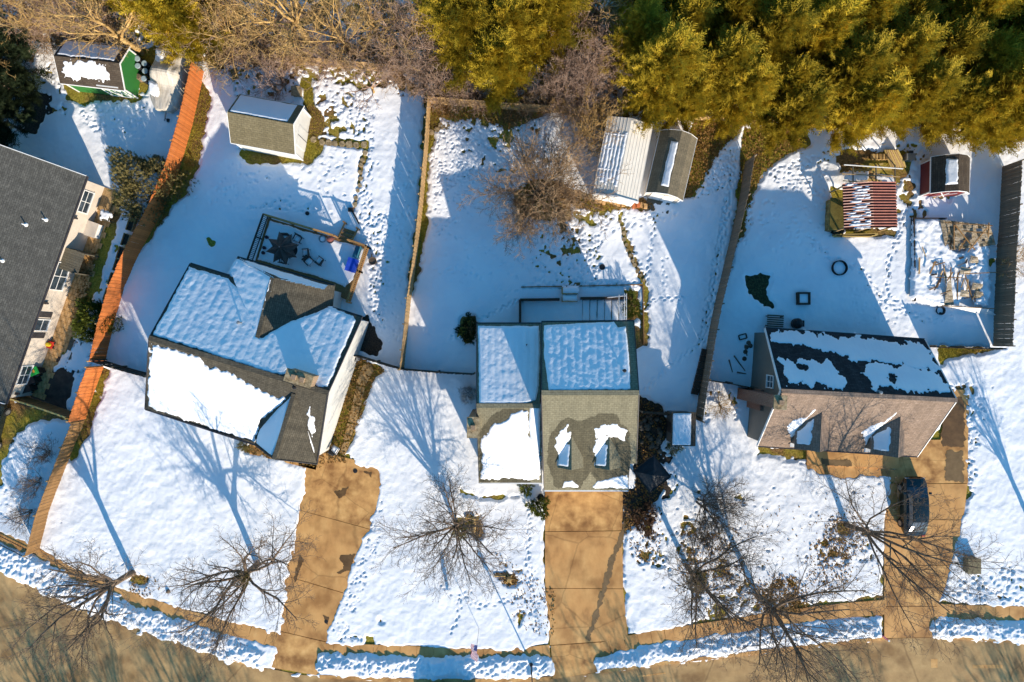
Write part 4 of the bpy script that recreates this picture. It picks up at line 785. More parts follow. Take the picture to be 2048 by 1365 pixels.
# ================================================================== TREES AND BUSHES
def tubes(segs, nside=3):
    """segs: list of (p0, p1, r0, r1) -> verts, faces"""
    A = np.array([s[0] for s in segs], float); B = np.array([s[1] for s in segs], float); r0 = np.array([s[2] for s in segs]); r1 = np.array([s[3] for s in segs])
    d = B - A; d /= (np.linalg.norm(d, axis=1, keepdims=True) + 1e-9); ref = np.where(np.abs(d[:, 2:3]) > .9, np.array([[1., 0, 0]]), np.array([[0, 0, 1.]]))
    x = np.cross(d, ref); x /= np.linalg.norm(x, axis=1, keepdims=True); y = np.cross(d, x); V_ = []
    for C, r in ((A, r0), (B, r1)):
        for k in range(nside): t = 2 * math.pi * k / nside; V_.append(C + (x * math.cos(t) + y * math.sin(t)) * r[:, None])
    n = len(segs); V_ = np.stack(V_, 1).reshape(-1, 3); o = np.arange(n)[:, None] * (2 * nside); Fq = []
    for k in range(nside): Fq.append(np.concatenate([o + k, o + (k + 1) % nside, o + nside + (k + 1) % nside, o + nside + k], 1))
    return V_, np.stack(Fq, 1).reshape(-1, 4)
def bare_tree(seed, H=8.0, r0=.17, fork=.28, limbs=6, spread=.75, kids=(6, 6, 4), up=.35, multi=1, twig=.0105, droop=0.0, lean=(0, 0), wob=.16, ratio=.55):
    rd_ = random.Random(seed); trunk = []; crown = []
    def rv(): return Vector((rd_.gauss(0, 1), rd_.gauss(0, 1), rd_.gauss(0, 1)))
    def grow(p, d, L, r, lvl, out, u):
        ns = 5 if lvl < 2 else (4 if lvl == 2 else 3); pts = [(p, r)]; dd = d.copy()
        for i in range(ns):
            dd = (dd + rv() * wob + Vector((0, 0, u * (.25 if lvl else .3) - droop * lvl * .1))).normalized(); q = pts[-1][0] + dd * (L / ns); rr = max(twig * .6, r * (1 - .72 * (i + 1) / ns)); out.append((pts[-1][0][:], q[:], pts[-1][1], rr)); pts.append((q, rr))
        if lvl <= len(kids):
            n = kids[lvl - 1]; a0 = rd_.random() * 6
            for k in range(n):
                t = .22 + .78 * (k + rd_.random() * .8) / n; i = min(ns - 1, int(t * ns)); f = t * ns - i; a, ra = pts[i]; b, rb = pts[i + 1]; q = a.lerp(b, min(1, f)); ax = (b - a).normalized(); o_ = ax.orthogonal().normalized(); s_ = ax.cross(o_); th = a0 + k * 2.4 + rd_.gauss(0, .3)
                sd_ = o_ * math.cos(th) + s_ * math.sin(th); an = rd_.uniform(.5, .95); nd = (ax * math.cos(an) + sd_ * math.sin(an)).normalized(); grow(q, nd, L * ratio * rd_.uniform(.6, 1.15) * (1 - .35 * t), max(twig, (ra + (rb - ra) * f) * .55), lvl + 1, out, u)
    for m_ in range(multi):
        base_ = Vector((0, 0, -.05)) if multi == 1 else Vector((rd_.gauss(0, .15), rd_.gauss(0, .15), -.05)); d = Vector((lean[0] + (rd_.gauss(0, .22) if multi > 1 else 0), lean[1] + (rd_.gauss(0, .22) if multi > 1 else 0), 1)).normalized(); p = base_; r = r0; fk = H * fork
        for i in range(4): d = (d + rv() * .05).normalized(); q = p + d * (fk / 4); trunk.append((p[:], q[:], r, r * .93)); p = q; r *= .93
        for k in range(limbs):
            th = 6.283 * k / limbs + rd_.gauss(0, .3); an = spread * rd_.uniform(.45, 1.15); nd = (d * math.cos(an) + Vector((math.cos(th), math.sin(th), 0)) * math.sin(an)).normalized(); grow(p - d * rd_.uniform(0, fk * .35), nd, (H - fk) * .8 * rd_.uniform(.75, 1.1), r * rd_.uniform(.45, .72), 1, crown, up)
        grow(p, d, (H - fk) * .85, r * .7, 1, crown, up)
    tv, tf = tubes(trunk, 7); cut = sorted(s[2] for s in crown)[-max(1, len(crown) // 12)]; big = [s for s in crown if s[2] >= cut]; sm = [s for s in crown if s[2] < cut]; cv, cf = tubes(sm, 3); bv, bf = tubes(big, 5)
    return np_mesh('trunk', tv, tf, True), np_mesh('crown', np.concatenate([cv, bv]), np.concatenate([cf, bf + len(cv)]), True)
def plant(meshes, names, mats, name, label, cat, px, py, rz=0, sc=1.0, group=None, z=0.0, scz=None):
    t = thing(name, label, cat, P(px, py) + Vector((0, 0, z)), rz, group); t.scale = (sc, sc, scz or sc)
    for me, nm, m in zip(meshes, names, mats):
        if not me.materials: me.materials.append(m)
        link(bpy.data.objects.new(nm, me), t)
    return t
def sprays(C, D, L, n=8, lw=.055, ll=.19, rs=None, flat=.5):
    """feathery sprays: C centres, D unit directions, L axis lengths -> verts, tris"""
    rs = rs or rng; N = len(C); ref = np.tile([0, 0, 1.], (N, 1)) + rs.normal(0, .35, (N, 3)); S = np.cross(D, ref); S /= np.linalg.norm(S, axis=1, keepdims=True) + 1e-9; U = np.cross(S, D); V_ = []
    for i in range(n):
        s = (i + .5) / n; sg = 1 if i % 2 else -1; base_ = C + D * (L * s)[:, None]; l = ll * (1.15 - .6 * s) * rs.uniform(.7, 1.3, N)
        tip = base_ + D * (l * .75)[:, None] + S * (sg * l * .75)[:, None] + U * rs.normal(.1, flat, N)[:, None] * l[:, None] * .6
        V_.append(np.stack([base_ - D * lw / 2 , base_ + D * lw , tip], 1))
    V_.append(np.stack([C - S * lw * .4, C + S * lw * .4, C + D * (L * 1.1)[:, None]], 1))
    V_ = np.concatenate(V_, 0).reshape(-1, 3); return V_, np.arange(len(V_)).reshape(-1, 3)
def cedar(seed, H=9.0, Rr=2.2, nb=85, per=60, up=.45, p=.5, lw=.06, ll=.30):
    rs = np.random.default_rng(seed); t = np.sort(rs.uniform(.04, 1, nb)) ** .85; az = np.arange(nb) * 2.4 + rs.normal(0, .3, nb); rad = Rr * (1 - t) ** p * rs.uniform(.5, 1.25, nb) + .15
    C = []; D = []; L = []; segs = []
    for k in range(nb):
        d = np.array([math.cos(az[k]), math.sin(az[k]), up * (1 + t[k])]); d /= np.linalg.norm(d); o = np.array([0, 0, H * t[k] * .93]); n = int(per * .62 * (.25 + rad[k] / Rr)); s = rs.uniform(.22, 1.0, n) ** .75 * rad[k]
        pos = o + d * s[:, None] + rs.normal(0, .17, (n, 3)) * (.5 + s[:, None] / rad[k]) * .8; C.append(pos); dd = d + rs.normal(0, .30, (n, 3)) + np.array([0, 0, .2]); D.append(dd / np.linalg.norm(dd, axis=1, keepdims=True)); L.append(rs.uniform(.5, 1.1, n))
        segs.append((tuple(o), tuple(o + d * rad[k] * .8), .035, .012))
    v, f = sprays(np.concatenate(C), np.concatenate(D), np.concatenate(L), 10, lw, ll, rs); tk = [((0, 0, -.05), (0, 0, H * .5), .16, .10), ((0, 0, H * .5), (0, 0, H * .97), .10, .02)] + segs; tv, tf = tubes(tk, 5)
    return np_mesh('trunk', tv, tf, True), np_mesh('crown', v, f)
def bush(seed, r, h, n=500, lw=.04, ll=.12, up=.6, squash=1.0, hollow=.35):
    rs = np.random.default_rng(seed); a = rs.uniform(0, 6.283, n); e = np.arcsin(rs.uniform(0, 1, n)); q = rs.uniform(hollow, 1, n) ** .6; lump = 1 + .22 * np.sin(a * 3 + seed) + .15 * np.sin(a * 5 + e * 4 + seed)
    C = np.stack([np.cos(a) * np.cos(e) * r * q * lump, np.sin(a) * np.cos(e) * r * q * lump * squash, np.sin(e) * h * q * lump], 1); D = C / np.array([r, r, h]) + rs.normal(0, .45, (n, 3)) + np.array([0, 0, up]); D /= np.linalg.norm(D, axis=1, keepdims=True)
    v, f = sprays(C, D, rs.uniform(.12, .3, n), 6, lw, ll, rs); st = [((0, 0, -.05), (float(np.cos(k)) * r * .6, float(np.sin(k)) * r * .6, h * .6), .03, .01) for k in range(7)]; tv, tf = tubes(st, 4)
    return np_mesh('stems', tv, tf), np_mesh('foliage', v, f)

# ---- street and front yard trees
tm = bare_tree(1, 11.0, .27, .26, 8, .9, (9, 8, 5), .22, wob=.17); plant(tm, ('trunk', 'crown'), (BARK, BARK), 'bare_tree', 'bare street tree at the lower left whose long shadow crosses the left front lawn', 'tree', 268, 1145, 2.0, group='bare front yard trees')
tm = bare_tree(2, 10.8, .26, .25, 9, .95, (10, 9, 5), .2, wob=.16); t2 = plant(tm, ('trunk', 'crown'), (BARK, BARK), 'bare_tree', 'bare tree with ivy at its fork beside the left driveway', 'tree', 516, 1128, 1.0, group='bare front yard trees')
tm = bare_tree(3, 9.2, .19, .2, 12, .95, (11, 8, 4), .12, wob=.09); t3 = plant(tm, ('trunk', 'crown'), (BARK, BARK), 'bare_tree', 'fan shaped bare tree on the lawn before the middle house', 'tree', 913, 1045, .3, group='bare front yard trees')
tm = bare_tree(4, 10.4, .22, .25, 10, .95, (10, 8, 4), .2, wob=.13); t4 = plant(tm, ('trunk', 'crown'), (BARK, BARK), 'bare_tree', 'bare tree with a leafy tangle at its crown right of the middle driveway', 'tree', 1374, 1132, 1.6, group='bare front yard trees')
tm = bare_tree(5, 5.6, .10, .15, 9, .95, (9, 7, 4), .12, multi=2, wob=.13); plant(tm, ('trunk', 'crown'), (BARK, BARK), 'bare_tree', 'small twin stemmed bare tree between the dark canopy and the pinkish roofed house', 'tree', 1392, 996, .6, group='bare front yard trees')
tm = bare_tree(6, 12.0, .25, .24, 9, .95, (10, 8, 5), .2, wob=.14); plant(tm, ('trunk', 'crown'), (BARK, BARK), 'bare_tree', 'bare tree standing in brown leaves by the sidewalk, left of the right hand driveway', 'tree', 1512, 1190, 2.4, group='bare front yard trees')
tm = bare_tree(8, 11.5, .23, .22, 8, 1.05, (10, 8, 5), .16, wob=.15, lean=(.16, -.12)); plant(tm, ('trunk', 'crown'), (BARK, BARK), 'bare_tree', 'bare tree whose limbs reach over the right driveway below the parked car', 'tree', 1692, 1050, .2, group='bare front yard trees')
tm = bare_tree(9, 6.8, .22, .3, 6, .7, (7, 6, 3), .4); plant(tm, ('trunk', 'crown'), (BARK, BARK), 'bare_tree', 'bare tree at the right edge casting a branching shadow on the far right lawn', 'tree', 2074, 1075, .2, group='bare front yard trees')
def tangle(parent, seed, c, r, n, mat=IVY):
    rs = np.random.default_rng(seed); p = rs.normal(0, 1, (n, 3)); p /= np.linalg.norm(p, axis=1, keepdims=True); q = np.array(c) + p * r * rs.uniform(.3, 1, (n, 1)); d = p + rs.normal(0, .8, (n, 3)); d /= np.linalg.norm(d, axis=1, keepdims=True)
    v, f = sprays(q, d, rs.uniform(.1, .3, n), 6, .03, .10, rs); obj('ivy', np_mesh('ivy', v, f), mat, parent)
tangle(t2, 1, (0, 0, 3.0), .75, 480); tangle(t3, 2, (.4, -.2, 1.7), .8, 520); tangle(t4, 3, (-.1, 0, 2.6), .85, 560)
# across the street, below the picture: their shadows fall on the road and driveways
far = [bare_tree(20 + k, 9.5, .24, .25, 8, .7, (7, 6, 3), .4, twig=.014) for k in range(2)]
for k, (x, y, lb) in enumerate(((400, 1790, 'bare tree across the street below the left corner, shadowing the road'), (640, 1860, 'bare tree across the street below the left driveway, shadowing the road'), (1440, 1765, 'bare tree across the street throwing its shadow up the middle driveway'), (2210, 1770, 'bare tree across the street below the right corner, shadowing the road'), (250, 1700, 'unseen bare tree added across the street at the far left corner for road shadow'), (540, 1765, 'unseen bare tree added for shadow across the street between the two shading the left road'), (1330, 1830, 'unseen bare tree added for shadow across the street left of the one shading the middle driveway'), (1900, 1800, 'unseen bare tree added across the street below the right driveway for road shadow'))):  # from the far left corner tree on: unseen trees added to strengthen road shadows
    plant(far[k % 2], ('trunk', 'crown'), (BARK, BARK), 'bare_tree', lb, 'tree', x, y, k * 1.3, group='bare trees across the street')
# ---- back yard
tm = bare_tree(30, 6.9, .13, .10, 9, 1.05, (11, 8, 4), .14, multi=3, wob=.09, twig=.013); plant(tm, ('trunk', 'crown'), (BARKG, BARKM), 'bare_tree', 'wide many stemmed bare tree with tan twigs in the middle back yard', 'tree', 1072, 385, .2)
tm = bare_tree(31, 5.2, .12, .2, 7, 1.0, (8, 6, 3), .15, wob=.17); plant(tm, ('trunk', 'crown'), (BARKT, BARKG), 'bare_tree', 'bare tree leaning over the plank fence above the snowy yard of the white gable shed', 'tree', 748, 186, .2)
tm = bare_tree(32, 3.6, .08, .1, 7, .9, (7, 6, 3), .2, multi=2, twig=.010); plant(tm, ('trunk', 'crown'), (BARKG, BARKG), 'bare_shrub', 'mauve grey bare shrub behind the white gable shed', 'shrub', 575, 172, .9)
plant(bare_tree(33, 4.6, .08, .1, 8, .9, (8, 6, 3), .25, multi=3, twig=.011), ('trunk', 'crown'), (BARKG, BARKG), 'bare_shrub', 'dense bare shrub at the corner where the tan yard fence meets the woods', 'shrub', 880, 170, .9)
plant(bare_tree(34, 4.2, .08, .1, 8, .9, (8, 6, 3), .25, multi=3, twig=.011), ('trunk', 'crown'), (BARKG, BARKT), 'bare_shrub', 'bare shrub left of the ribbed metal shed roof', 'shrub', 1168, 268, .9)
plant(bare_tree(35, 2.0, .05, .1, 7, 1.1, (7, 5), .1, multi=2, twig=.010), ('trunk', 'crown'), (BARKT, BARKT), 'bare_shrub', 'sprawling bare bush in the snow left of the brick chimney', 'shrub', 1442, 805, .4)
plant(bare_tree(36, 3.0, .05, .1, 7, 1.0, (7, 6), .2, multi=2, twig=.010), ('trunk', 'crown'), (BARKT, BARKT), 'bare_shrub', 'bare bush growing through the far right grey fence', 'shrub', 2016, 530, .4)
sh = [bare_tree(40 + k, 2.4, .045, .08, 7, .8, (8, 6), .3, multi=2, twig=.009) for k in range(2)]
for k, (x, y, lb) in enumerate(((104, 905, 'topmost bare snow dusted shrub left of the brown front fence'), (84, 962, 'middle bare snow dusted shrub left of the brown front fence'), (62, 1022, 'lowest bare snow dusted shrub left of the brown front fence'))): plant(sh[k % 2], ('trunk', 'crown'), (BARK, BARK), 'bare_shrub', lb, 'shrub', x, y, k * 2.0, group='bare shrubs in the left corner lawn')
plant(bush(1, 2.7, 3.3, 3600, .05, .16, .8), ('stems', 'foliage'), (BARKT, BUSHG), 'large_shrub', 'large grey green shrub overhanging the orange fence', 'shrub', 308, 378, 0)
plant(bush(2, 1.6, 1.8, 1900, .05, .15, .8), ('stems', 'foliage'), (BARKT, BUSHY), 'evergreen_bush', 'rounded yellow green bush between the patio and the orange fence', 'bush', 200, 642, 0)
plant(bush(3, .62, 1.0, 420, .05, .10, .5, 1.7), ('stems', 'foliage'), (BARK, BUSHY), 'evergreen_bush', 'dark green clipped bush beside the metal rails behind the middle house', 'bush', 1262, 612, 0)
bb = plant(bush(4, .75, .9, 420, .05, .10, .5, 1.5), ('stems', 'foliage'), (BARK, leafmat('dark_hedge', [(.01, .02, .006), (.03, .045, .012), (.07, .08, .02)])), 'evergreen_bush', 'dark oval bush at the back left corner of the middle house', 'bush', 938, 660, 0)
plant(bush(5, .75, 1.1, 420, .06, .13, .5), ('stems', 'foliage'), (BARK, BUSHY), 'evergreen_bush', 'glossy green bush at the top left corner of the middle driveway', 'bush', 1078, 1012, 0); plant(bush(6, .5, .8, 220, .05, .1, .5), ('stems', 'foliage'), (BARK, BUSHY), 'evergreen_bush', 'small green bush under the front eave beside the middle driveway', 'bush', 1052, 975, 0)
plant(bush(7, .6, 1.2, 200, .03, .35, 1.4), ('stems', 'foliage'), (BARK, leafmat('frosted_grass', [(.25, .28, .30), (.45, .48, .50), (.6, .62, .64)])), 'ornamental_grass', 'frosted spiky grass clump left of the middle house\'s wing', 'plant', 936, 788, 0)
plant(bush(8, .6, .9, 200, .04, .1, .5), ('stems', 'foliage'), (BARK, BUSHG), 'evergreen_bush', 'small dark bush below the white-topped utility shed', 'bush', 1346, 893, 0); plant(bush(9, .5, .7, 160, .04, .1, .5), ('stems', 'foliage'), (BARK, BUSHG), 'evergreen_bush', 'snow dusted bush under the front eave of the brown roofed house', 'bush', 492, 888, 0)
plant(bush(12, 1.0, .7, 500, .05, .12, .3, 1.3), ('stems', 'foliage'), (BARK, leafmat('brown_scrub', [(.03, .018, .01), (.11, .06, .035), (.24, .15, .09)])), 'brown_shrub', 'reddish brown scrub heap at the right side of the middle driveway', 'shrub', 1288, 1035, 0)

# ---- the woods along the top
wood = [bare_tree(60 + k, (8.5, 7.0, 9.0, 6.0, 7.8)[k], (.2, .13, .22, .1, .16)[k], (.3, .15, .35, .1, .2)[k], 7, .8, (7, 6, 4), .3, multi=(1, 2, 1, 3, 1)[k], wob=.2, twig=.011) for k in range(5)]
WP = [(284, 106, 2), (20, 112, 0), (62, 92, 1), (110, 70, 4), (150, 55, 3), (205, 15, 1), (455, 80, 1), (470, 40, 0), (500, 92, 4), (560, 70, 4), (625, 90, 2), (700, 105, 4), (760, 80, 0), (822, 115, 1), (860, 70, 4), (890, 95, 1), (10, 40, 4), (140, 20, 0), (300, 25, 4), (400, 10, 2), (600, 15, 4), (1150, 110, 1), (1170, 160, 3), (1190, 60, 4), (1130, 190, 3), (1210, 120, 1), (1590, 30, 4), (1700, 70, 1), (1980, 80, 1)]
order = sorted(range(len(WP)), key=lambda i: WP[i][0]); rank = {i: r_ + 1 for r_, i in enumerate(order)}
def nth(n): return '%d%s' % (n, 'th' if 10 <= n % 100 <= 20 else {1: 'st', 2: 'nd', 3: 'rd'}.get(n % 10, 'th'))
for i, (x, y, v) in enumerate(WP):
    lb = 'thick tan trunk leaning over the green shed, the stoutest bare tree of the woods' if i == 0 else 'bare tan twigged tree, %s from the left of those in the woods along the top' % nth(rank[i])
    plant(wood[v], ('trunk', 'crown'), ((BARKT, BARKT) if v in (0, 2, 4) else (BARKG, BARKG)), 'bare_tree', lb, 'tree', x, y, (i * 1.7) % 6.28, random.uniform(.85, 1.15), group='bare trees in the woods')
CV = [cedar(80, 9.5, 2.5, 95, 62), cedar(81, 8.2, 2.3, 85, 60), cedar(82, 9.8, 2.7, 105, 60), cedar(83, 7.2, 2.1, 80, 56, .5)]
CP = [(332, 38, 3), (372, 62, 3), (405, 92, 3), (420, 50), (375, 10), (290, 8), (438, 98, 3), (400, 25, 3), (905, 70), (935, 138), (985, 60), (1020, 132), (1060, 62), (1000, 185, 3), (1092, 110), (1120, 40),
      (1262, 60), (1250, 140), (1290, 215), (1330, 130), (1345, 236, 3), (1352, 50), (1395, 200), (1410, 110), (1440, 236), (1455, 40), (1470, 160), (1500, 100), (1520, 222), (1548, 262, 3), (1560, 150), (1570, 60), (1612, 215), (1628, 120), (1655, 262, 3), (1668, 60), (1690, 190), (1725, 120), (1740, 246), (1765, 50), (1775, 180), (1812, 120), (1820, 252, 3), (1848, 190), (1870, 250), (1880, 100), (1905, 170), (1915, 268), (1940, 210), (1962, 272, 3), (1975, 130), (2000, 225), (2025, 160), (2045, 262), (2070, 90), (2085, 205)]
order = sorted(range(len(CP)), key=lambda i: CP[i][0]); rank = {i: r_ + 1 for r_, i in enumerate(order)}
for i, q in enumerate(CP):
    v = q[2] if len(q) > 2 else i % 3; g_ = q[0] < 1130; w_ = q[0] < 500
    t = plant(CV[v], ('trunk', 'crown'), (BARKG, CEDARG if g_ else CEDAR), 'cedar_tree', ('olive cedar, %s from the left in the group above the covered boat' % nth(rank[i])) if w_ else (('green gold cedar, %s from the left in the clump above the middle yard' % nth(rank[i] - 8)) if g_ else ('olive gold cedar, %s from the left in the long row above the right hand yards' % nth(rank[i] - 16))), 'tree', q[0], q[1], (i * 2.1) % 6.28, random.uniform(.85, 1.12), group='cedars at the top of the picture')
    t.children[1].material_slots[0].link = 'OBJECT'; t.children[1].material_slots[0].material = CEDARG if g_ or i % 5 == 0 else CEDAR
dk = cedar(90, 7.0, 2.4, 80, 60)
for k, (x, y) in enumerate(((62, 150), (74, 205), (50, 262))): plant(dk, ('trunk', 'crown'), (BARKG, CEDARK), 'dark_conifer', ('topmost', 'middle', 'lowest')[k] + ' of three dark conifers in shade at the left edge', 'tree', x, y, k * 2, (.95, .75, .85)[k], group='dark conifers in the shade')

brm = [bare_tree(110 + k, 3.2, .05, .08, 8, 1.0, (8, 6), .2, multi=3, twig=.011, wob=.2) for k in range(3)]
BX = [(30, 112), (95, 70), (140, 108), (190, 60), (245, 96), (470, 120), (515, 112), (560, 126), (610, 118), (655, 134), (705, 124), (760, 136), (800, 140), (845, 165), (905, 190), (960, 205), (1040, 208), (1100, 212), (1140, 225), (1200, 205), (480, 60), (580, 55), (680, 60), (780, 50), (1150, 60)]
for k, (x, y) in enumerate(BX): plant(brm[k % 3], ('trunk', 'crown'), (BARKM, BARKM if k % 3 else BARKG), 'bare_shrub', 'brown leafless brush clump, %s from the left in the undergrowth along the top fences' % nth(sorted(q[0] for q in BX).index(x) + 1), 'shrub', x, y, k * 1.3, random.uniform(.8, 1.2), group='brush along the top fences')
# ================================================================== SHEDS
def shed(name, label, px, py, L, Wd, ang, hw, hr, roofm, wallm, gambrel=0, over=.15, trim=WHITE, cat='shed', eave_trim=True, group='garden sheds'):
    c = P(px, py); r = thing(name, label, cat, c, ang, group); hw2 = Wd / 2
    prof = [(-hw2 - over, hw - over * .35), (0, hr), (hw2 + over, hw - over * .35)] if not gambrel else [(-hw2 - over, hw), (-hw2 * .62, hw + (hr - hw) * .68), (0, hr), (hw2 * .62, hw + (hr - hw) * .68), (hw2 + over, hw)]
    for (v0, z0), (v1, z1) in zip(prof, prof[1:]):
        MB().slab([(-L / 2 - over, v0, z0), (L / 2 + over, v0, z0), (L / 2 + over, v1, z1), (-L / 2 - over, v1, z1)], .07).build('roof', roofm, r)
    wp = [(-hw2, prof[0][1] + .02)] + prof[1:-1] + [(hw2, prof[-1][1] + .02)]
    for s in (-1, 1):
        q = [(s * L / 2, -hw2, 0)] + [(s * L / 2, max(-hw2, min(hw2, v)), z - .05) for v, z in wp] + [(s * L / 2, hw2, 0)]; MB().poly(q if s < 0 else q[::-1]).build('wall', wallm, r)
        q = [(-L / 2, s * hw2, 0), (L / 2, s * hw2, 0), (L / 2, s * hw2, hw), (-L / 2, s * hw2, hw)]; MB().poly(q if s < 0 else q[::-1]).build('wall', wallm, r)
        for u in (-1, 1): MB().box((u * (L / 2 + .01), s * (hw2 + .01), hw / 2 - .03), (.09, .09, hw - .1)).build('corner_trim', trim, r)
        if eave_trim:
            for (v0, z0), (v1, z1) in zip(prof, prof[1:]): MB().bar((s * (L / 2 + over + .012), v0, z0 - .05), (s * (L / 2 + over + .012), v1, z1 - .05), .03, .12).build('rake_trim', trim, r)
            MB().bar((-L / 2 - over, s * (hw2 + over + .012), prof[0][1] - .05), (L / 2 + over, s * (hw2 + over + .012), prof[0][1] - .05), .03, .11).build('eave_trim', trim, r)
    r['_prof'] = 0; del r['_prof']; return r, prof
def shed_snow(r, prof, side, u0, u1, t0, t1, th=.07, edge=.05, rip=0.0, seed=0, grain=.01, mat=None):
    """snow on slope number side between fractions, in the shed's own frame"""
    (v0, z0), (v1, z1) = prof[side], prof[side + 1]; pl = Plane((0, v0, z0), (1, v0, z0), (0, v1, z1)); a, b = v0 + (v1 - v0) * t0, v0 + (v1 - v0) * t1
    x = snow_on(None, pl, None, th, edge, rip, .4, seed, step=.06, grain=grain, world=[(u0, a), (u1, a), (u1, b), (u0, b)]); 
    if x: x.parent = r
    return x
GREEN = siding('green_siding', (.025, .16, .03)); REDS = siding('red_siding', (.15, .018, .018)); R_SH = shingles('tan_shed_shingles', (.15, .125, .07), (.185, .155, .09), (.10, .08, .05), .35, .16); R_DK = shingles('dark_shed_shingles', (.075, .056, .04), (.11, .085, .06), (.045, .036, .03), .5)
R_GG = shingles('grey_shed_shingles', (.16, .135, .09), (.20, .165, .11), (.11, .095, .07), .5, .16)
g1, pr = shed('green_shed', 'green shed with white trim and snowy roof beside the covered boat', 222, 152, 4.7, 3.1, R(-6.5), 1.85, 2.65, R_DK, GREEN)
shed_snow(g1, pr, 1, -2.35, 2.0, .1, .96, .06, .05, .008, 1); shed_snow(g1, pr, 0, -2.0, 1.5, .25, .92, .05, .2, .01, 3)
for u in (-1.6, -.6): f = MB().box((u, -1.52, 1.45), (.5, .05, .4)).build('window', WHITE, g1); MB().box((u, -1.55, 1.45), (.38, .03, .28)).build('pane', GLASS, f)
dr = MB().box((1.2, -1.52, .95), (1.7, .05, 1.8)).build('door', GREEN, g1)
for u0, u1 in ((.36, 1.19), (1.21, 2.04)):
    MB().bar((u0, -1.56, .1), (u1, -1.56, 1.8), .07).bar((u0, -1.56, 1.8), (u1, -1.56, .1), .07).build('door_brace', WHITE, dr); MB().bar((u0, -1.56, .08), (u0, -1.56, 1.85), .08).bar((u1, -1.56, .08), (u1, -1.56, 1.85), .08).bar((u0, -1.56, 1.85), (u1, -1.56, 1.85), .08).bar((u0, -1.56, .08), (u1, -1.56, .08), .08).build('door_frame', WHITE, dr)
g2, pr = shed('white_shed', 'white gable shed with tan shingles and a sheet of snow on its far slope', 556, 268, 4.7, 3.5, R(-10.4), 2.05, 3.25, R_SH, S_WH)
shed_snow(g2, pr, 1, -2.4, 2.0, .06, .97, .09, .02, 0, 5)
dr = MB().box((2.37, -.3, .95), (.05, 1.5, 1.85)).build('door', S_WH, g2); MB().box((2.41, -.3, .95), (.03, .03, 1.85)).build('door_frame', FASC, dr)
RIBW = M('ribbed_metal_white', [(.68, .62, .53), (.80, .74, .64)], 1.5, .5, metal=.0, spec=.4, stretch=(1, 6, 1)); RIBR = M('red_metal_roofing', [(.17, .035, .022), (.24, .06, .035)], 2, .45, spec=.5)
c = P(1236, 335); g3 = thing('metal_shed', 'long ribbed white metal roofed shed right of the wide bare tree', 'shed', c, R(79), 'garden sheds')
hL, hW = 3.0, 1.75
for s in (-1, 1):
    n = 7; pm_ = None
    for k in range(n):
        v0 = s * hW * k / n; v1 = s * hW * (k + 1) / n; z0 = 2.55 - .45 * k / n; z1 = 2.55 - .45 * (k + 1) / n
        mb = MB().slab([(-hL, v0, z0), (hL, v0, z0), (hL, v1, z1), (-hL, v1, z1)] if s > 0 else [(-hL, v1, z1), (hL, v1, z1), (hL, v0, z0), (-hL, v0, z0)], .03); mb.bar((-hL, v1, z1 + .008), (hL, v1, z1 + .008), .03, .02); mb.build('roof_panel', RIBW, g3)
for u, v, a_, b_ in ((-hL + .1, 0, .05, 2 * hW - .3), (hL - .1, 0, .05, 2 * hW - .3), (0, -hW + .15, 2 * hL - .3, .05), (0, hW - .15, 2 * hL - .3, .05)): MB().box((u, v, 1.02), (a_, b_, 2.04)).build('wall', WHITE, g3)
MB().bar((-hL - .06, -hW, 2.1), (-hL - .06, 0, 2.56), .12, .2).bar((-hL - .06, 0, 2.56), (-hL - .06, hW, 2.1), .12, .2).build('eave_trim', WHITE, g3)
for k in range(6): shed_snow(g3, [(0, 2.55), (hW, 2.1)], 0, -2.3 + .25 * (k % 3), 1.9 - .3 * (k % 2), .06 + .155 * k, .19 + .155 * k, .05, .04, 0, 30 + k)
for u in (-1.1, .5, 1.6): shed_snow(g3, [(0, 2.56), (hW, 2.11)], 0, u, u + .13, .05, .98, .06, .04, 0, int(40 + u * 3))
g4, pr = shed('grey_gambrel_shed', 'grey barn roofed shed with white front trim, right of the ribbed metal shed', 1331, 345, 4.6, 2.6, R(77), 1.75, 2.6, R_GG, S_CR, gambrel=1)
shed_snow(g4, pr, 2, -1.9, 1.6, .05, .75, .08, .03, 0, 7); MB().slab([(-2.3, -.95, .12), (-2.3, .95, .12), (-3.4, .95, .03), (-3.4, -.95, .03)][::-1], .05).build('ramp', W_GREY, g4)
for u in (-.5, .5): MB().box((-2.34, u * .95, .85), (.05, .9, 1.6)).build('door', WHITE, g4)
g5, pr = shed('red_shed', 'small red barn roofed shed with a snow patch, at the upper right', 1872, 362, 2.5, 2.7, R(89), 1.5, 2.35, R_DK, REDS, gambrel=1)
shed_snow(g5, pr, 2, -.9, 1.1, .02, .98, .08, .06, 0, 8); dr = MB().box((-1.29, 0, .75), (.05, 1.3, 1.4)).build('door', REDS, g5); MB().bar((-1.33, -.62, .06), (-1.33, .62, 1.42), .06).bar((-1.33, -.62, 1.42), (-1.33, .62, .06), .06).bar((-1.33, 0, .06), (-1.33, 0, 1.42), .06).build('door_brace', WHITE, dr)
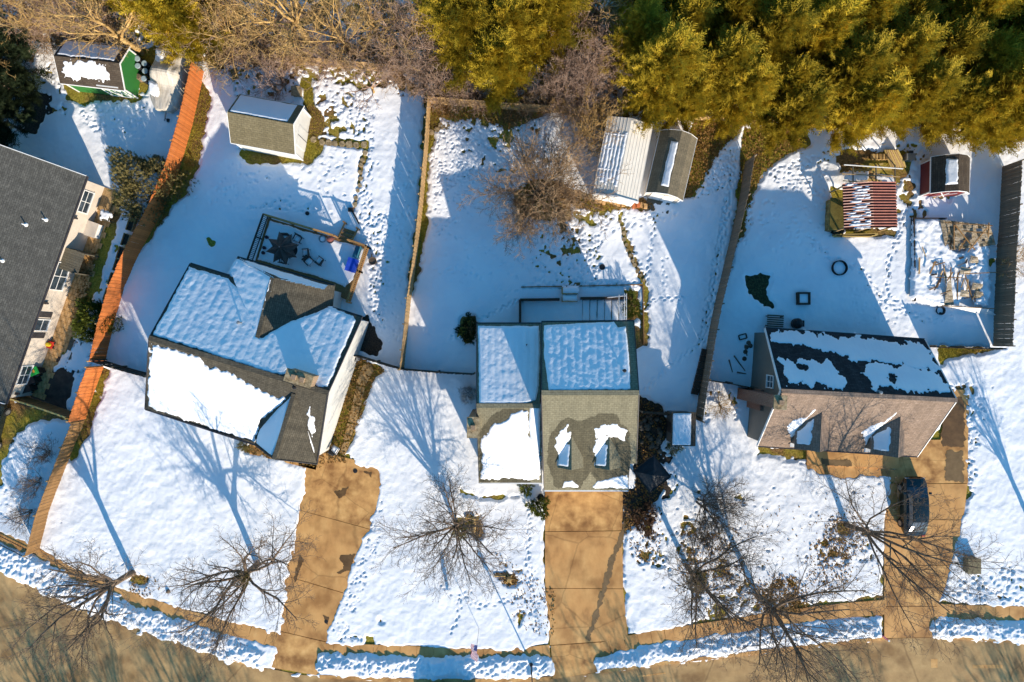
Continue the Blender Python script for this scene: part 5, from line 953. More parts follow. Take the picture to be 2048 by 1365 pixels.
# red corrugated woodshed roof
c = P(1708, 424); g6 = thing('wood_shed', 'open wood shed with red corrugated metal roof, its left half under snow', 'shed', c, R(2), 'garden sheds')
def corr(x0, x1, z0, z1, y0, y1, n=16):
    m_ = MB(); st = n * 6
    for k in range(st):
        ya = y0 + (y1 - y0) * k / st; yb = y0 + (y1 - y0) * (k + 1) / st; da = .055 * math.cos(2 * math.pi * k / 6); db = .055 * math.cos(2 * math.pi * (k + 1) / 6); m_.poly([(x0, ya, z0 + da), (x1, ya, z1 + da), (x1, yb, z1 + db), (x0, yb, z0 + db)])
    return m_
corr(-2.05, .05, 2.05, 2.35, -1.75, 1.75).build('roof', RIBR, g6); corr(.05, 2.05, 2.35, 2.05, -1.75, 1.75).build('roof', RIBR, g6)
for u in (-1.9, 0, 1.9):
    for v in (-1.6, 1.6): MB().box((u, v, 1.0), (.1, .1, 2.0)).build('post', W_TAN, g6)
MB().bar((-2, -1.65, 1.95), (2, -1.65, 1.95), .06, .14).build('beam', W_TAN, g6); MB().bar((-2, 1.65, 1.95), (2, 1.65, 1.95), .06, .14).build('beam', W_TAN, g6)
for k in range(9): MB().bar((-1.9 + (k % 3) * .1, -1.9 - .05 * (k % 2), .2 + .17 * (k // 3)), (1.0 + (k % 3) * .25, -2.05 + .05 * (k % 3), .2 + .17 * (k // 3)), .15, .06).build('plank', W_YEL, g6)
for k in range(16):
    y = -1.75 + 3.5 * (k + .5) / 16
    for j in range(2 if k % 3 else 1):
        u0 = -1.95 + random.uniform(0, .9) + j * .7; u1 = min(-.15, u0 + random.uniform(.5, 1.3)); pl = Plane((-2.05, 0, 2.06), (.05, 0, 2.36), (-2.05, 1, 2.06)); x = snow_on(None, pl, None, .07, .05, 0, .4, k * 3 + j, step=.045, world=[(u0, y - .10), (u1, y - .10), (u1, y + .10), (u0, y + .10)]); 
        if x: x.parent = g6
# white topped utility shed
u7 = thing('utility_shed', 'small utility shed with flat snowy roof beside the side fence right of the middle house', 'shed', P(1352, 851), R(-1), 'garden sheds')
MB().box((0, 0, .98), (1.55, 2.35, 1.95)).build('wall', siding('blue_grey_siding', (.12, .13, .13)), u7); MB().slab([(-.95, -1.3, 2.1), (.95, -1.3, 1.98), (.95, 1.3, 1.98), (-.95, 1.3, 2.1)], .07).build('roof', R_DK, u7)
x = snow_on(None, Plane((-.95, 0, 2.1), (.95, 0, 1.98), (-.95, 1, 2.1)), None, .07, .01, 0, .4, 3, step=.06, world=[(-.85, -1.22), (.58, -1.22), (.58, 1.22), (-.85, 1.22)]); x.parent = u7
MB().box((-.79, 0, .9), (.04, .8, 1.7)).build('door', FASC, u7)
# board lean-to roof on the patio of the left neighbour
lt = thing('lean_to', 'weathered board lean-to shelter standing against the cream wall', 'shelter', P(176, 528), math.atan2(along.y, along.x))
for k in range(9): o = MB().box((-.75 + .19 * k, 0, 1.75), (.175, 1.5, .03), 0, R(-9)).build('roof_board', W_GREY, lt)
for u, v, h in ((-.8, -.65, 1.62), (.8, -.65, 1.62), (-.8, .65, 1.84), (.8, .65, 1.84)): MB().box((u, v, h / 2), (.08, .08, h)).build('post', W_GREY, lt)
MB().poly([(-.84, -.68, 0), (-.84, .68, 0), (-.84, .68, 1.8), (-.84, -.68, 1.6)]).build('side_wall', W_GREY, lt); MB().poly([(.84, -.68, 0), (.84, .68, 0), (.84, .68, 1.8), (.84, -.68, 1.6)]).build('side_wall', W_GREY, lt)

# ================================================================== COVERED BOAT, BARRELS, BINS
CANVAS = M('taupe_canvas', [(.44, .385, .31), (.56, .50, .41), (.64, .58, .49)], 1.5, .8, .5, 8, stretch=(1, 4, 1), dist=.04)
bt = thing('covered_boat', 'boat on a trailer under a wrinkled taupe cover with snow on its left side', 'boat', P(348, 172), R(-100))
m_ = MB(); ns, nr = 26, 25; ringz = []
for i in range(ns):
    t = i / (ns - 1); u = -2.35 + 4.7 * t; wv = 1.28 * (1 - max(0, t - .70) ** 2 * 6.0) * (1 - max(0, .12 - t) * 1.2); ring_ = []
    for k in range(nr):
        a_ = math.pi * k / (nr - 1); cx = math.cos(a_); sz = math.sin(a_) ** .55; zt = 1.35 + .6 * math.exp(-((t - .42) / .14) ** 2) * (1 if cx < .3 else .8) - .25 * t + .02 * math.sin(k * 1.9 + t * 5) * (1 - abs(cx)) + .025 * math.sin(t * 26 + cx * 7) * abs(cx); ring_.append(Vector((u, math.copysign(abs(cx) ** .75, cx) * wv * (1.0), .45 + (zt - .45) * sz)))
    ringz.append(ring_)
for i in range(ns - 1):
    for k in range(nr - 1): m_.poly([ringz[i][k], ringz[i + 1][k], ringz[i + 1][k + 1], ringz[i][k + 1]])
m_.poly(ringz[0]); m_.poly(ringz[-1][::-1]); co = m_.build('boat_cover', CANVAS, bt, True)
hl = MB().slab([(-2.2, -1.0, .6), (1.6, -1.0, .6), (2.2, 0, .6), (1.6, 1.0, .6), (-2.2, 1.0, .6)], .4); hl.build('hull', WHITE, bt)
for v in (-1.1, 1.1): MB().tube((-.4, v - .1, .3), (-.4, v + .1, .3), .3, n=14).build('wheel', RUBBER, bt)
MB().bar((1.4, 0, .4), (3.0, 0, .4), .08).bar((-1.6, -.7, .35), (1.8, 0, .38), .07).bar((-1.6, .7, .35), (1.8, 0, .38), .07).build('trailer_frame', STEEL, bt); MB().tube((2.85, .12, .02), (2.85, .12, .5), .03).tube((2.85, .05, .14), (2.85, .2, .14), .14, n=12).build('jockey_wheel', BLACK, bt)
x = snow_on(None, Plane((0, 0, 1.66), (1, 0, 1.60), (0, 1, 1.66)), None, .08, .07, 0, .4, 13, step=.06, world=[(.5, -.95), (1.35, -.85), (1.55, -.2), (1.0, -.15), (.6, -.35)], lift=-.10); x.parent = bt
x = snow_on(None, Plane((0, 0, 1.45), (1, 0, 1.42), (0, -1, 1.15)), None, .08, .05, 0, .4, 14, step=.06, world=[(-2.2, -1.05), (1.2, -1.15), (1.0, -.75), (-.6, -.7), (-1.2, -.3), (-2.2, -.35)], lift=0); x.parent = bt
BLU = M('blue_grey_lid', [(.28, .36, .40), (.38, .46, .5)], 2, .5); first = None
for k, (x_, y_) in enumerate(((288, 128), (302, 137), (289, 142), (303, 152), (301, 167))):
    lab = ('topmost and smallest', 'second down, right column, close to the boat of', 'left middle', 'fourth down, right column,', 'lowest')[k]
    if first is None:
        t = thing('barrel', 'topmost of five pale lidded dark barrels between green shed and covered boat', 'barrel', P(x_, y_), 0, 'barrels by the green shed'); MB().lathe((0, 0, 0), [(.20, 0), (.23, .1), (.25, .4), (.23, .75), (.21, .82)], 14).build('drum', BLACK, t); MB().lathe((0, 0, .82), [(.22, 0), (.22, .04), (.19, .05)], 14).build('lid', BLU, t); first = t
    else:
        t = first.copy(); col.objects.link(t); t.location = P(x_, y_)
        for ch in first.children: c2 = ch.copy(); col.objects.link(c2); c2.parent = t
        t['label'] = ('upper right', 'left middle', 'right middle', 'lowest')[k - 1] + ' one of the five pale lidded barrels between green shed and covered boat'
t = thing('tree_stump', 'low brown stump left of the lowest barrel', 'stump', P(283, 158)); MB().lathe((0, 0, 0), [(.3, 0), (.24, .15), (.22, .42), (.2, .44)], 11).build('wood', BARK, t)
def wheelie(px, py, rz, lidm, bodym, label):
    t = thing('wheeled_bin', label, 'bin', P(px, py), rz, 'wheeled bins'); m1 = MB()
    q = [(-.24, -.25), (.24, -.25), (.24, .25), (-.24, .25)]; lo = [Vector((a * .8, b * .8, .08)) for a, b in q]; hi = [Vector((a * 1.1, b * 1.15, .95)) for a, b in q]; m1.poly(lo[::-1])
    for k in range(4): m1.poly([lo[k], lo[(k + 1) % 4], hi[(k + 1) % 4], hi[k]])
    m1.build('body', bodym, t); MB().slab([(-.29, -.33, .98), (.29, -.33, .98), (.29, .32, 1.06), (-.29, .32, 1.06)], .05).build('lid', lidm, t); MB().tube((-.25, .36, 1.0), (.25, .36, 1.0), .02).build('handle', BLACK, t)
    for s in (-1, 1): MB().tube((s * .25, .26, .12), (s * .31, .26, .12), .12, n=12).build('wheel', RUBBER, t)
    return t
LIMEP = M('green_plastic', [(.02, .35, .05), (.03, .45, .08)], 2, .4); wb = wheelie(88, 742, R(115), LIMEP, BLACK, 'black wheeled bin with a bright green lid against the cream wall'); MB().box((0, -.05, 1.075), (.22, .16, .012), 0, R(7)).build('label_plate', M('orange_label', [(.6, .25, .03), (.7, .33, .06)], 3, .6), wb)
wheelie(80, 760, R(115), BLACK, BLACK, 'black wheeled bin directly below the green lidded one'); wheelie(72, 776, R(112), BLACK, BLACK, 'lowest black wheeled bin, nearest the yellow railed fence')
t = thing('storage_box', 'cream deck storage box against the cream wall above the board lean-to', 'box', P(194, 462), math.atan2(along.y, along.x)); MB().box((0, 0, .32), (1.1, .85, .62)).build('body', WHITE, t); MB().box((0, 0, .66), (1.18, .92, .06)).build('lid', S_CR, t)
t = thing('garden_table', 'small table topped with melting snow at the patio end', 'table', P(222, 436), R(-15)); MB().box((0, 0, .7), (.85, .75, .04)).build('tabletop', W_GREY, t)
for a_ in (-.36, .36):
    for b_ in (-.3, .3): MB().box((a_, b_, .34), (.05, .05, .68)).build('leg', W_GREY, t)
x = snow_on(None, Plane((0, 0, .72), (1, 0, .72), (0, 1, .72)), None, .07, .12, 0, .4, 23, step=.05, world=[(-.42, -.37), (.42, -.37), (.42, .37), (-.42, .37)]); x.name = 'melting_snow'; x.parent = t
dk_ = thing('wooden_platform', 'low wooden platform by the cream wall below the large grey green shrub', 'deck', P(215, 402), math.atan2(along.y, along.x))
for k in range(6): MB().box((0, -.55 + .2 * k, .16), (1.9, .18, .05)).build('plank', W_TAN, dk_)
BEDW = W_TAN; bed0 = None
for k, (x_, y_, rz_) in enumerate(((277, 428, 0), (268, 452, 0), (258, 482, 0), (249, 508, 0), (242, 532, 0), (232, 560, 0), (223, 590, 0))):
    lb = 'raised wooden garden bed by the orange fence, %s from the top of the row' % nth(k + 1)
    if bed0 is None:
        bed0 = t = thing('raised_bed', lb, 'garden bed', P(x_, y_), R(-108), 'raised beds along the orange fence')
        for s in (-1, 1): MB().box((0, s * .25, .25), (1.0, .04, .45)).build('side_board', BEDW, t); MB().box((s * .48, 0, .25), (.04, .46, .45)).build('end_board', BEDW, t)
        MB().box((0, 0, .2), (.92, .46, .3)).build('soil', GRAVEL, t)
    else:
        t = bed0.copy(); col.objects.link(t); t.location = P(x_, y_); t.rotation_euler = (0, 0, R(-108)); t['label'] = lb
        for ch in bed0.children: c2 = ch.copy(); col.objects.link(c2); c2.parent = t
TOY = M('red_plastic', [(.5, .03, .02), (.6, .05, .03)], 2, .4); t = thing('toy_car', 'red and yellow ride-on toy on the patio by the cream wall', 'toy', P(106, 690), R(70)); MB().box((0, 0, .25), (.55, .34, .28)).build('body', TOY, t); MB().lathe((.02, 0, .39), [(.17, 0), (.16, .2), (.02, .24)], 10).build('roof', M('yellow_plastic', [(.7, .5, .02), (.8, .6, .04)], 2, .4), t)
for u in (-.18, .18):
    for v in (-.19, .19): MB().tube((u, v - .03, .1), (u, v + .03, .1), .1, n=10).build('wheel', BLACK, t)
t = thing('plank_pile', 'snowy pile of old planks between the patio and the orange fence', 'planks', P(166, 712), R(72))
for k in range(9): MB().box((random.uniform(-.3, .3), -.6 + .17 * k, .14 + .04 * (k % 3)), (random.uniform(1.2, 2.2), .12, .05), random.uniform(-.12, .12)).build('plank', W_GREY, t)
x = snow_on(None, Plane((0, 0, .2), (1, 0, .2), (0, 1, .2)), None, .08, .25, 0, .4, 29, step=.06, world=[(-1.4, -.8), (1.3, -.8), (1.3, .9), (-1.4, .9)]); x.parent = t
t = thing('bench', 'pale slatted bench lying beside the rounded yellow green bush', 'bench', P(147, 690), R(70)); MB().box((0, 0, .3), (.9, .3, .05)).build('seat', W_GREY, t)
for s in (-.38, .38): MB().box((s, 0, .14), (.06, .28, .28)).build('leg', W_GREY, t)

# ================================================================== DECK BEHIND THE BROWN ROOFED HOUSE
DZ = .55
dkr = thing('deck', 'raised snow covered deck with wooden railings behind the brown roofed house', 'deck', P(600, 520))
def dput(mb, nm, m): return build(mb, nm, m, dkr)
DP = [(536, 436), (676, 478), (700, 484), (737, 496), (700, 604), (672, 590), (505, 540)]
dput(MB().slab([p for p in (P(x, y, DZ) for x, y in DP)][::-1], .22), 'platform', W_BROWN)
snow_on(dkr, Plane((0, 0, DZ), (1, 0, DZ), (0, 1, DZ)), [(540, 441), (676, 482), (700, 488), (731, 499), (705, 560), (690, 575), (672, 565), (515, 520)], .09, .05, 0, .6, 201, name='snow_layer', grain=.012)
def railing(pp, h=.95, top=W_BROWN, step=.14, nm='railing', z=DZ):
    pts = [P(x, y, z) for x, y in pp]
    for a, b in zip(pts, pts[1:]):
        L_ = (b - a).length; d = (b - a).normalized(); dput(MB().bar(a + Vector((0, 0, h)), b + Vector((0, 0, h)), .14, .04), 'top_rail', top); dput(MB().bar(a + Vector((0, 0, .12)), b + Vector((0, 0, .12)), .05, .08), 'bottom_rail', top); n = int(L_ / step); me_ = None
        for k in range(1, n):
            if me_ is None: o_ = MB().box((0, 0, 0), (.035, .035, h - .1)).build('baluster', top, dkr); me_ = o_.data
            else: o_ = obj('baluster', me_, None, dkr)
            q = a.lerp(b, k / n) - dkr.location; o_.location = q + Vector((0, 0, h / 2 + .05))
        for k in range(max(1, round(L_ / 1.8)) + 1):
            q = a.lerp(b, k / max(1, round(L_ / 1.8))); dput(MB().box(q + Vector((0, 0, (h - z) / 2 + .02)), (.09, .09, h + z + .06)), 'post', top)
W_DKO = woodm('deck_orange_wood', [(.22, .11, .035), (.36, .19, .065), (.46, .26, .1)])
railing([(506, 522), (537, 434)], top=W_DARK); railing([(537, 434), (676, 476)], top=W_DKO); railing([(702, 484), (738, 496)], top=W_DKO); railing([(738, 496), (722, 545), (700, 606)], top=W_DKO)
for k in range(4): dput(MB().box(P(690 + k * 5, 478 - k * 7, DZ - .12 * (k + 1)) , (1.05, .28, .05), R(-18)), 'stair_tread', W_BROWN)
for a, b in (((676, 476), (690, 446)), ((702, 484), (716, 458))): dput(MB().bar(P(*a, .95 + DZ), P(*b, .95), .12, .05), 'stair_rail', W_BROWN); dput(MB().bar(P(*a, DZ - .1), P(*b, .1), .06, .2), 'stringer', W_BROWN); dput(MB().box(P(*b, .5), (.1, .1, 1.0)), 'post', W_BROWN)
# umbrella
UM = M('brown_umbrella_cloth', [(.05, .042, .038), (.085, .07, .062)], 3, .8); um = thing('patio_umbrella', 'brown star shaped patio umbrella drooping over the deck table', 'umbrella', P(583, 504, DZ))
mb = MB(); N = 8; top = Vector((0, 0, 2.35)); tips = [Vector((1.3 * math.cos(6.283 * k / N + .2), 1.3 * math.sin(6.283 * k / N + .2), 1.78)) for k in range(N)]; mids = [Vector((.80 * math.cos(6.283 * (k + .5) / N + .2), .80 * math.sin(6.283 * (k + .5) / N + .2), 1.72)) for k in range(N)]
for k in range(N):
    m1 = top.lerp(tips[k], .5) + Vector((0, 0, .05)); m2 = top.lerp(tips[(k + 1) % N], .5) + Vector((0, 0, .05)); mm = top.lerp(mids[k], .5) - Vector((0, 0, .05)); mb.poly([top, m1, mm]); mb.poly([top, mm, m2]); mb.poly([m1, tips[k], mids[k], mm]); mb.poly([mm, mids[k], tips[(k + 1) % N], m2])
mb.build('canopy', UM, um); MB().tube((0, 0, 0), (0, 0, 2.42), .025).build('pole', STEEL, um); MB().lathe((0, 0, 2.38), [(.05, 0), (.04, .06), (.01, .09)], 8).build('finial', STEEL, um); MB().lathe((0, 0, .0), [(.26, 0), (.26, .06), (.05, .1)], 14).build('base', BLACK, um)
for k in range(N): MB().bar(top - Vector((0, 0, .03)), tips[k] - Vector((0, 0, .02)), .02).build('rib', STEEL, um)
tb = thing('patio_table', 'round dark table under the brown patio umbrella', 'table', P(586, 503, DZ)); MB().lathe((0, 0, 0), [(.62, .68), (.62, .72), (.6, .73)], 20).build('tabletop', BLACK, tb)
for k in range(4): MB().tube((.4 * math.cos(k * 1.571), .4 * math.sin(k * 1.571), 0), (.35 * math.cos(k * 1.571), .35 * math.sin(k * 1.571), .7), .02).build('leg', BLACK, tb)
WICK = M('dark_wicker', [(.03, .028, .028), (.065, .06, .058)], 12, .8, .5, 40, dist=.01)
def chair(px, py, rz, label, first=[None], z=DZ):
    if first[0] is None:
        t = thing('patio_chair', label, 'chair', P(px, py, z), rz, 'dark wicker chairs on the deck'); MB().box((0, 0, .40), (.52, .52, .07)).build('seat', WICK, t); MB().box((0, .27, .68), (.54, .06, .55), 0, R(-8)).build('backrest', WICK, t)
        for s in (-1, 1): MB().box((s * .29, 0, .58), (.07, .52, .05)).build('armrest', WICK, t); [MB().box((s * .27, v, .2), (.05, .05, .4)).build('leg', WICK, t) for v in (-.23, .23)]
        x = snow_on(None, Plane((0, 0, .44), (1, 0, .44), (0, 1, .44)), None, .08, .05, 0, .4, 33, step=.04, world=[(-.24, -.24), (.24, -.24), (.24, .22), (-.24, .22)]); x.name = 'snow_cap'; x.parent = t; first[0] = t; return t
    f = first[0]; t = f.copy(); col.objects.link(t); t.location = P(px, py, z); t.rotation_euler = (0, 0, rz); t['label'] = label
    for ch in f.children: c2 = ch.copy(); col.objects.link(c2); c2.parent = t
    return t
for x_, y_, a_, lb in ((577, 479, 0, 'top left'), (600, 480, -.5, 'top right'), (573, 522, 2.9, 'bottom left'), (616, 508, -1.5, 'right hand')): chair(x_, y_, a_, 'snow filled dark wicker chair, %s one partly under the brown umbrella' % lb)
chair(622, 524, .8, 'dark wicker chair between the umbrella chairs and the lone outer chair'); chair(643, 524, -2.2, 'outermost dark wicker chair on the deck, farthest right of the umbrella')
chair(672, 898, 2.6, 'dark wicker armchair in melting snow at the left driveway\'s top end', z=.05)['group'] = 'dark wicker chairs'
def kettle(px, py, m, label, r=.3):
    t = thing('kettle_grill', label, 'grill', P(px, py, DZ)); MB().lathe((0, 0, .55), [(.05, 0), (r * .8, .08), (r, .25)], 16).build('bowl', m, t); MB().lathe((0, 0, .81), [(r * 1.02, 0), (r * .85, .12), (r * .3, .2), (.02, .21)], 16).build('lid', m, t)
    for k in range(3): MB().tube((.15 * math.cos(k * 2.1), .15 * math.sin(k * 2.1), .6), (.28 * math.cos(k * 2.1), .28 * math.sin(k * 2.1), 0), .015).build('leg', STEEL, t)
kettle(667, 483, M('brick_red_enamel', [(.18, .06, .045), (.25, .09, .07)], 2, .4), 'rust red kettle grill by the deck stairs')
t = thing('plant_pot', 'round pale rimmed pot of snow left of the rust red grill', 'pot', P(648, 480, DZ)); MB().lathe((0, 0, 0), [(.2, 0), (.27, .4), (.29, .42), (.25, .42), (.22, .3)], 16).build('pot', STEEL, t); MB().lathe((0, 0, .3), [(.22, 0), (.2, .07), (.05, .1)], 12).build('snow_cap', SNOW, t)
t = thing('storage_bin', 'bright blue plastic box on the deck by the right hand railing', 'box', P(706, 532, DZ + .08), R(-18)); BL = M('bright_blue_plastic', [(.02, .06, .45), (.04, .10, .6)], 2, .4); MB().box((0, 0, .24), (.72, 1.0, .46)).build('body', BL, t); MB().box((0, 0, .49), (.78, 1.06, .06)).build('lid', BL, t)
t = thing('garden_bench', 'teal garden bench above the bright blue box on the deck', 'bench', P(717, 506, DZ + .08), R(-18)); TE = M('teal_paint', [(.03, .14, .2), (.05, .2, .26)], 3, .6); MB().box((0, 0, .4), (.5, .95, .06)).build('seat', TE, t); MB().box((.25, 0, .65), (.05, .95, .45)).build('backrest', TE, t)
for u in (-.2, .2):
    for v in (-.4, .4): MB().box((u, v, .19), (.05, .05, .38)).build('leg', TE, t)
def pot(px, py, r, h, m, label, z=0.0, fill=GRAVEL):
    t = thing('plant_pot', label, 'pot', P(px, py, z)); MB().lathe((0, 0, 0), [(r * .7, 0), (r, h), (r * .86, h), (r * .84, h * .85), (.01, h * .84)], 16).build('pot', m, t); return t
TERR = M('brown_pot', [(.09, .065, .045), (.15, .11, .075)], 4, .8, .3); pot(748, 524, .32, .5, TERR, 'round brown barrel planter standing in trodden snow right of the deck'); pot(678, 585, .24, .4, M('orange_clay', [(.3, .12, .04), (.4, .18, .07)], 4, .8), 'orange clay pot at the foot of the deck by the house corner')
pot(1081, 992, .28, .5, BLACK, 'black pot between the two green bushes beside the middle driveway'); pot(1204, 535, .24, .12, BLACK, 'low black round tub in the snow behind the middle house'); pot(1778, 555, .18, .1, STEEL, 'small grey bucket lid in the snow below the red corrugated roof')
for k, (x_, y_, lb) in enumerate(((536, 476, 'uppermost'), (531, 497, 'middle'), (529, 507, 'lowest'))): pot(x_, y_, .14, .3, M('dark_red_pot', [(.06, .02, .03), (.1, .03, .04)], 4, .6) if k == 0 else bpy.data.materials['dark_red_pot'], '%s of three dark red flower pots along the left deck railing' % lb, DZ)

# ================================================================== MIDDLE HOUSE BACK: WALLED TERRACE, RAILS, CANOPY
t = thing('retaining_wall', 'low dark timber wall round the snowy terrace behind the middle house', 'wall', P(1040, 600))
for a, b in (((1040, 601), (1118, 600)), ((1040, 601), (1040, 648)), ((1160, 598), (1252, 597))): build(MB().bar(P(*a) + Vector((0, 0, .35)), P(*b) + Vector((0, 0, .35)), .18, .7), 'timber', W_DARK, t)
t = thing('edging', 'thin timber edging outlining the garden strip behind the middle house', 'edging', P(1040, 570))
for a, b in (((1042, 575), (1150, 573)), ((1158, 573), (1285, 570)), ((1285, 570), (1287, 690))): build(MB().bar(P(*a) + Vector((0, 0, .08)), P(*b) + Vector((0, 0, .08)), .07, .26), 'timber', W_BROWN, t)
t = thing('garden_steps', 'two snow covered steps down to the terrace behind the middle house', 'steps', P(1138, 592))
for k, (yy, zz) in enumerate(((582, .55), (597, .35))): build(MB().box(P(1139, yy, zz / 2), (1.25, .55, zz)), 'step', CONC2, t); snow_on(t, Plane((0, 0, zz), (1, 0, zz), (0, 1, zz)), None, .09, .02, 0, .4, 300 + k, world=[(P(1139, yy).x - .6, P(1139, yy).y - .25), (P(1139, yy).x + .6, P(1139, yy).y - .25), (P(1139, yy).x + .6, P(1139, yy).y + .25), (P(1139, yy).x - .6, P(1139, yy).y + .25)])
t = thing('boardwalk', 'snow dusted wide board ramp beside the metal rails behind the middle house', 'deck', P(1205, 620))
for k in range(6): q = P(1172 + k * 14.5, 622, .12); build(MB().box(q, (.56, 1.75, .06)), 'board', W_GREY, t); snow_on(t, Plane((0, 0, .15), (1, 0, .15), (0, 1, .15)), None, .06, .015, 0, .4, 310 + k, world=[(q.x - .262, q.y - .86), (q.x + .262, q.y - .86), (q.x + .262, q.y + .86), (q.x - .262, q.y + .86)])
t = thing('handrail', 'pale metal handrails at the right end of the board ramp', 'railing', P(1240, 610))
for a, b in (((1215, 596), (1252, 592)), ((1238, 590), (1238, 625)), ((1249, 588), (1249, 640)), ((1253, 588), (1253, 640))): build(MB().bar(P(*a, 1.0), P(*b, 1.0), .05), 'rail', WHITE, t); build(MB().bar(P(*a, .05), P(*a, 1.0), .05), 'post', WHITE, t); build(MB().bar(P(*b, .05), P(*b, 1.0), .05), 'post', WHITE, t)
CAN = M('black_canopy_cloth', [(.010, .014, .018), (.022, .028, .034)], 2, .6, .5, 5, stretch=(1, 3, 1), dist=.04)
t = thing('canopy', 'black square canopy tent turned on its corner right of the middle house', 'canopy', P(1292, 937), R(38)); ap = Vector((0, 0, 2.5)); cr = [Vector((s * 1.0, v * 1.05, 1.95)) for s, v in ((-1, -1), (1, -1), (1, 1), (-1, 1))]
for k in range(4): MB().poly([cr[k], cr[(k + 1) % 4], ap]).build('canopy_panel', CAN, t); MB().bar(cr[k], cr[(k + 1) % 4], .05, .12).build('valance', W_DARK, t); MB().tube((cr[k].x, cr[k].y, 0), cr[k], .03).build('pole', BLACK, t)
STN = [circ(0, 0, 1)]; 
for k in range(34):
    x_ = random.uniform(1280, 1322); y_ = random.uniform(828, 905)
    if k == 0: rk = thing('boulder_bed', 'bed of dark rounded stones along the right side of the middle house', 'stones', P(1300, 870))
    a0 = random.random() * 6; rr = random.uniform(.12, .24); q = P(x_, y_) - rk.location; MB().lathe(q, [(rr * 1.0, 0), (rr * 1.1, rr * .4), (rr * .7, rr * .8), (.02, rr * .95)], 7).build('boulder', M('dark_boulder', [(.03, .026, .02), (.09, .075, .055), (.14, .11, .08)], 2, .9, .5, 9) if k == 0 else bpy.data.materials['dark_boulder'], rk)

# ================================================================== RIGHT BACK YARD
t = thing('fire_ring', 'round rusty fire ring filled with snow in the right back yard', 'fire ring', P(1676, 537)); mb = MB()
for k in range(24):
    a0, a1 = 6.283 * k / 24, 6.283 * (k + 1) / 24; A_ = [Vector((r_ * math.cos(a), r_ * math.sin(a), 0)) for r_ in (.6, .54) for a in (a0, a1)]; h_ = Vector((0, 0, .34)); mb.poly([A_[0], A_[1], A_[1] + h_, A_[0] + h_]); mb.poly([A_[3], A_[2], A_[2] + h_, A_[3] + h_]); mb.poly([A_[0] + h_, A_[1] + h_, A_[3] + h_, A_[2] + h_])
mb.build('ring', RUBBER, t); MB().lathe((0, 0, .05), [(.53, 0), (.5, .1), (.2, .13)], 16).build('snow_layer', SNOW, t)
t = thing('square_planter', 'square dark planter frame around snow in the right back yard', 'planter', P(1603, 598)); 
for s in (-1, 1): MB().box((s * .43, 0, .22), (.14, 1.0, .44)).build('side_board', W_DARK, t); MB().box((0, s * .43, .22), (.72, .14, .44)).build('side_board', W_DARK, t)
MB().box((0, 0, .16), (.72, .72, .3)).build('snow_layer', SNOW, t)
t = thing('slatted_bench', 'dark slatted bench frame behind the pinkish roofed house\'s back wall', 'bench', P(1545, 643), R(-3)); [MB().box((0, -.42 + .17 * k, .5), (1.3, .11, .04)).build('slat', W_GREY, t) for k in range(6)]; [MB().box((u, v, .24), (.07, .07, .48)).build('leg', W_DARK, t) for u in (-.58, .58) for v in (-.38, .38)]
t = thing('smoker_grill', 'round black lidded grill right of the slatted bench at the house back', 'grill', P(1588, 648)); MB().lathe((0, 0, .1), [(.3, 0), (.42, .2), (.42, .55), (.3, .72), (.05, .8)], 16).build('body', BLACK, t); MB().box((.48, 0, .5), (.18, .5, .04)).build('side_shelf', BLACK, t)
t = thing('covered_woodpile', 'woodpile under an olive tarp left of the red corrugated roof', 'woodpile', P(1660, 425), R(-2)); MB().slab([(-.5, -1.6, .95), (.45, -1.6, 1.2), (.45, .9, 1.2), (-.5, .9, .95)], .08).build('tarp', M('olive_tarp', [(.13, .10, .02), (.2, .155, .035)], 2, .7, .5, 6, dist=.03), t)
for k in range(5):
    for j in range(4): MB().tube((-.35 + .2 * j, -1.55 + .0 * k, .12 + .18 * k), (-.35 + .2 * j, .85, .12 + .18 * k), .09, n=7).build('log', BARKT, t)
WG = M('green_black_plastic', [(.01, .03, .03), (.015, .05, .045)], 2, .5); t = thing('wheelbarrow', 'dark green wheelbarrow below the olive tarp', 'wheelbarrow', P(1667, 466), R(160)); m_ = MB(); lo = [Vector((a, b, .3)) for a, b in ((-.25, -.2), (.3, -.2), (.3, .2), (-.25, .2))]; hi = [Vector((a, b, .6)) for a, b in ((-.45, -.33), (.5, -.33), (.5, .33), (-.45, .33))]; m_.poly(lo)
for k in range(4): m_.poly([lo[k], lo[(k + 1) % 4], hi[(k + 1) % 4], hi[k]])
m_.build('tray', WG, t); MB().tube((-.55, -.03, .17), (-.55, .03, .17), .17, n=12).build('wheel', RUBBER, t); MB().bar((-.55, 0, .2), (.95, -.28, .5), .04).bar((-.55, 0, .2), (.95, .28, .5), .04).build('handle', W_GREY, t)
# lumber rack: open frame of poles with boards and a snow covered hood beneath
t = thing('lumber_rack', 'open frame of thin poles over scrap lumber above the red corrugated roof', 'rack', P(1740, 345))
for a, b in (((1688, 330), (1806, 338)), ((1684, 348), (1800, 354)), ((1686, 362), (1798, 370))): build(MB().bar(P(*a, 2.0), P(*b, 2.0), .06), 'pole', WHITE if a[1] < 340 else W_TAN, t)
for x_ in (1706, 1752, 1790):
    build(MB().bar(P(x_, 330, 1.96), P(x_, 372, 1.96), .07), 'crossbar', W_GREY, t)
    for y_ in (332, 370): build(MB().bar(P(x_, y_, 0), P(x_, y_, 1.96), .07), 'post', W_GREY, t)
for k in range(12): a = P(random.uniform(1690, 1730), random.uniform(340, 362)); build(MB().bar(a + Vector((0, 0, .2 + .05 * k)), a + Vector((random.uniform(1.2, 2.4), random.uniform(-.5, .5), .2 + .05 * k)), .14, .04), 'board', (W_TAN, W_YEL, W_BROWN)[k % 3], t)
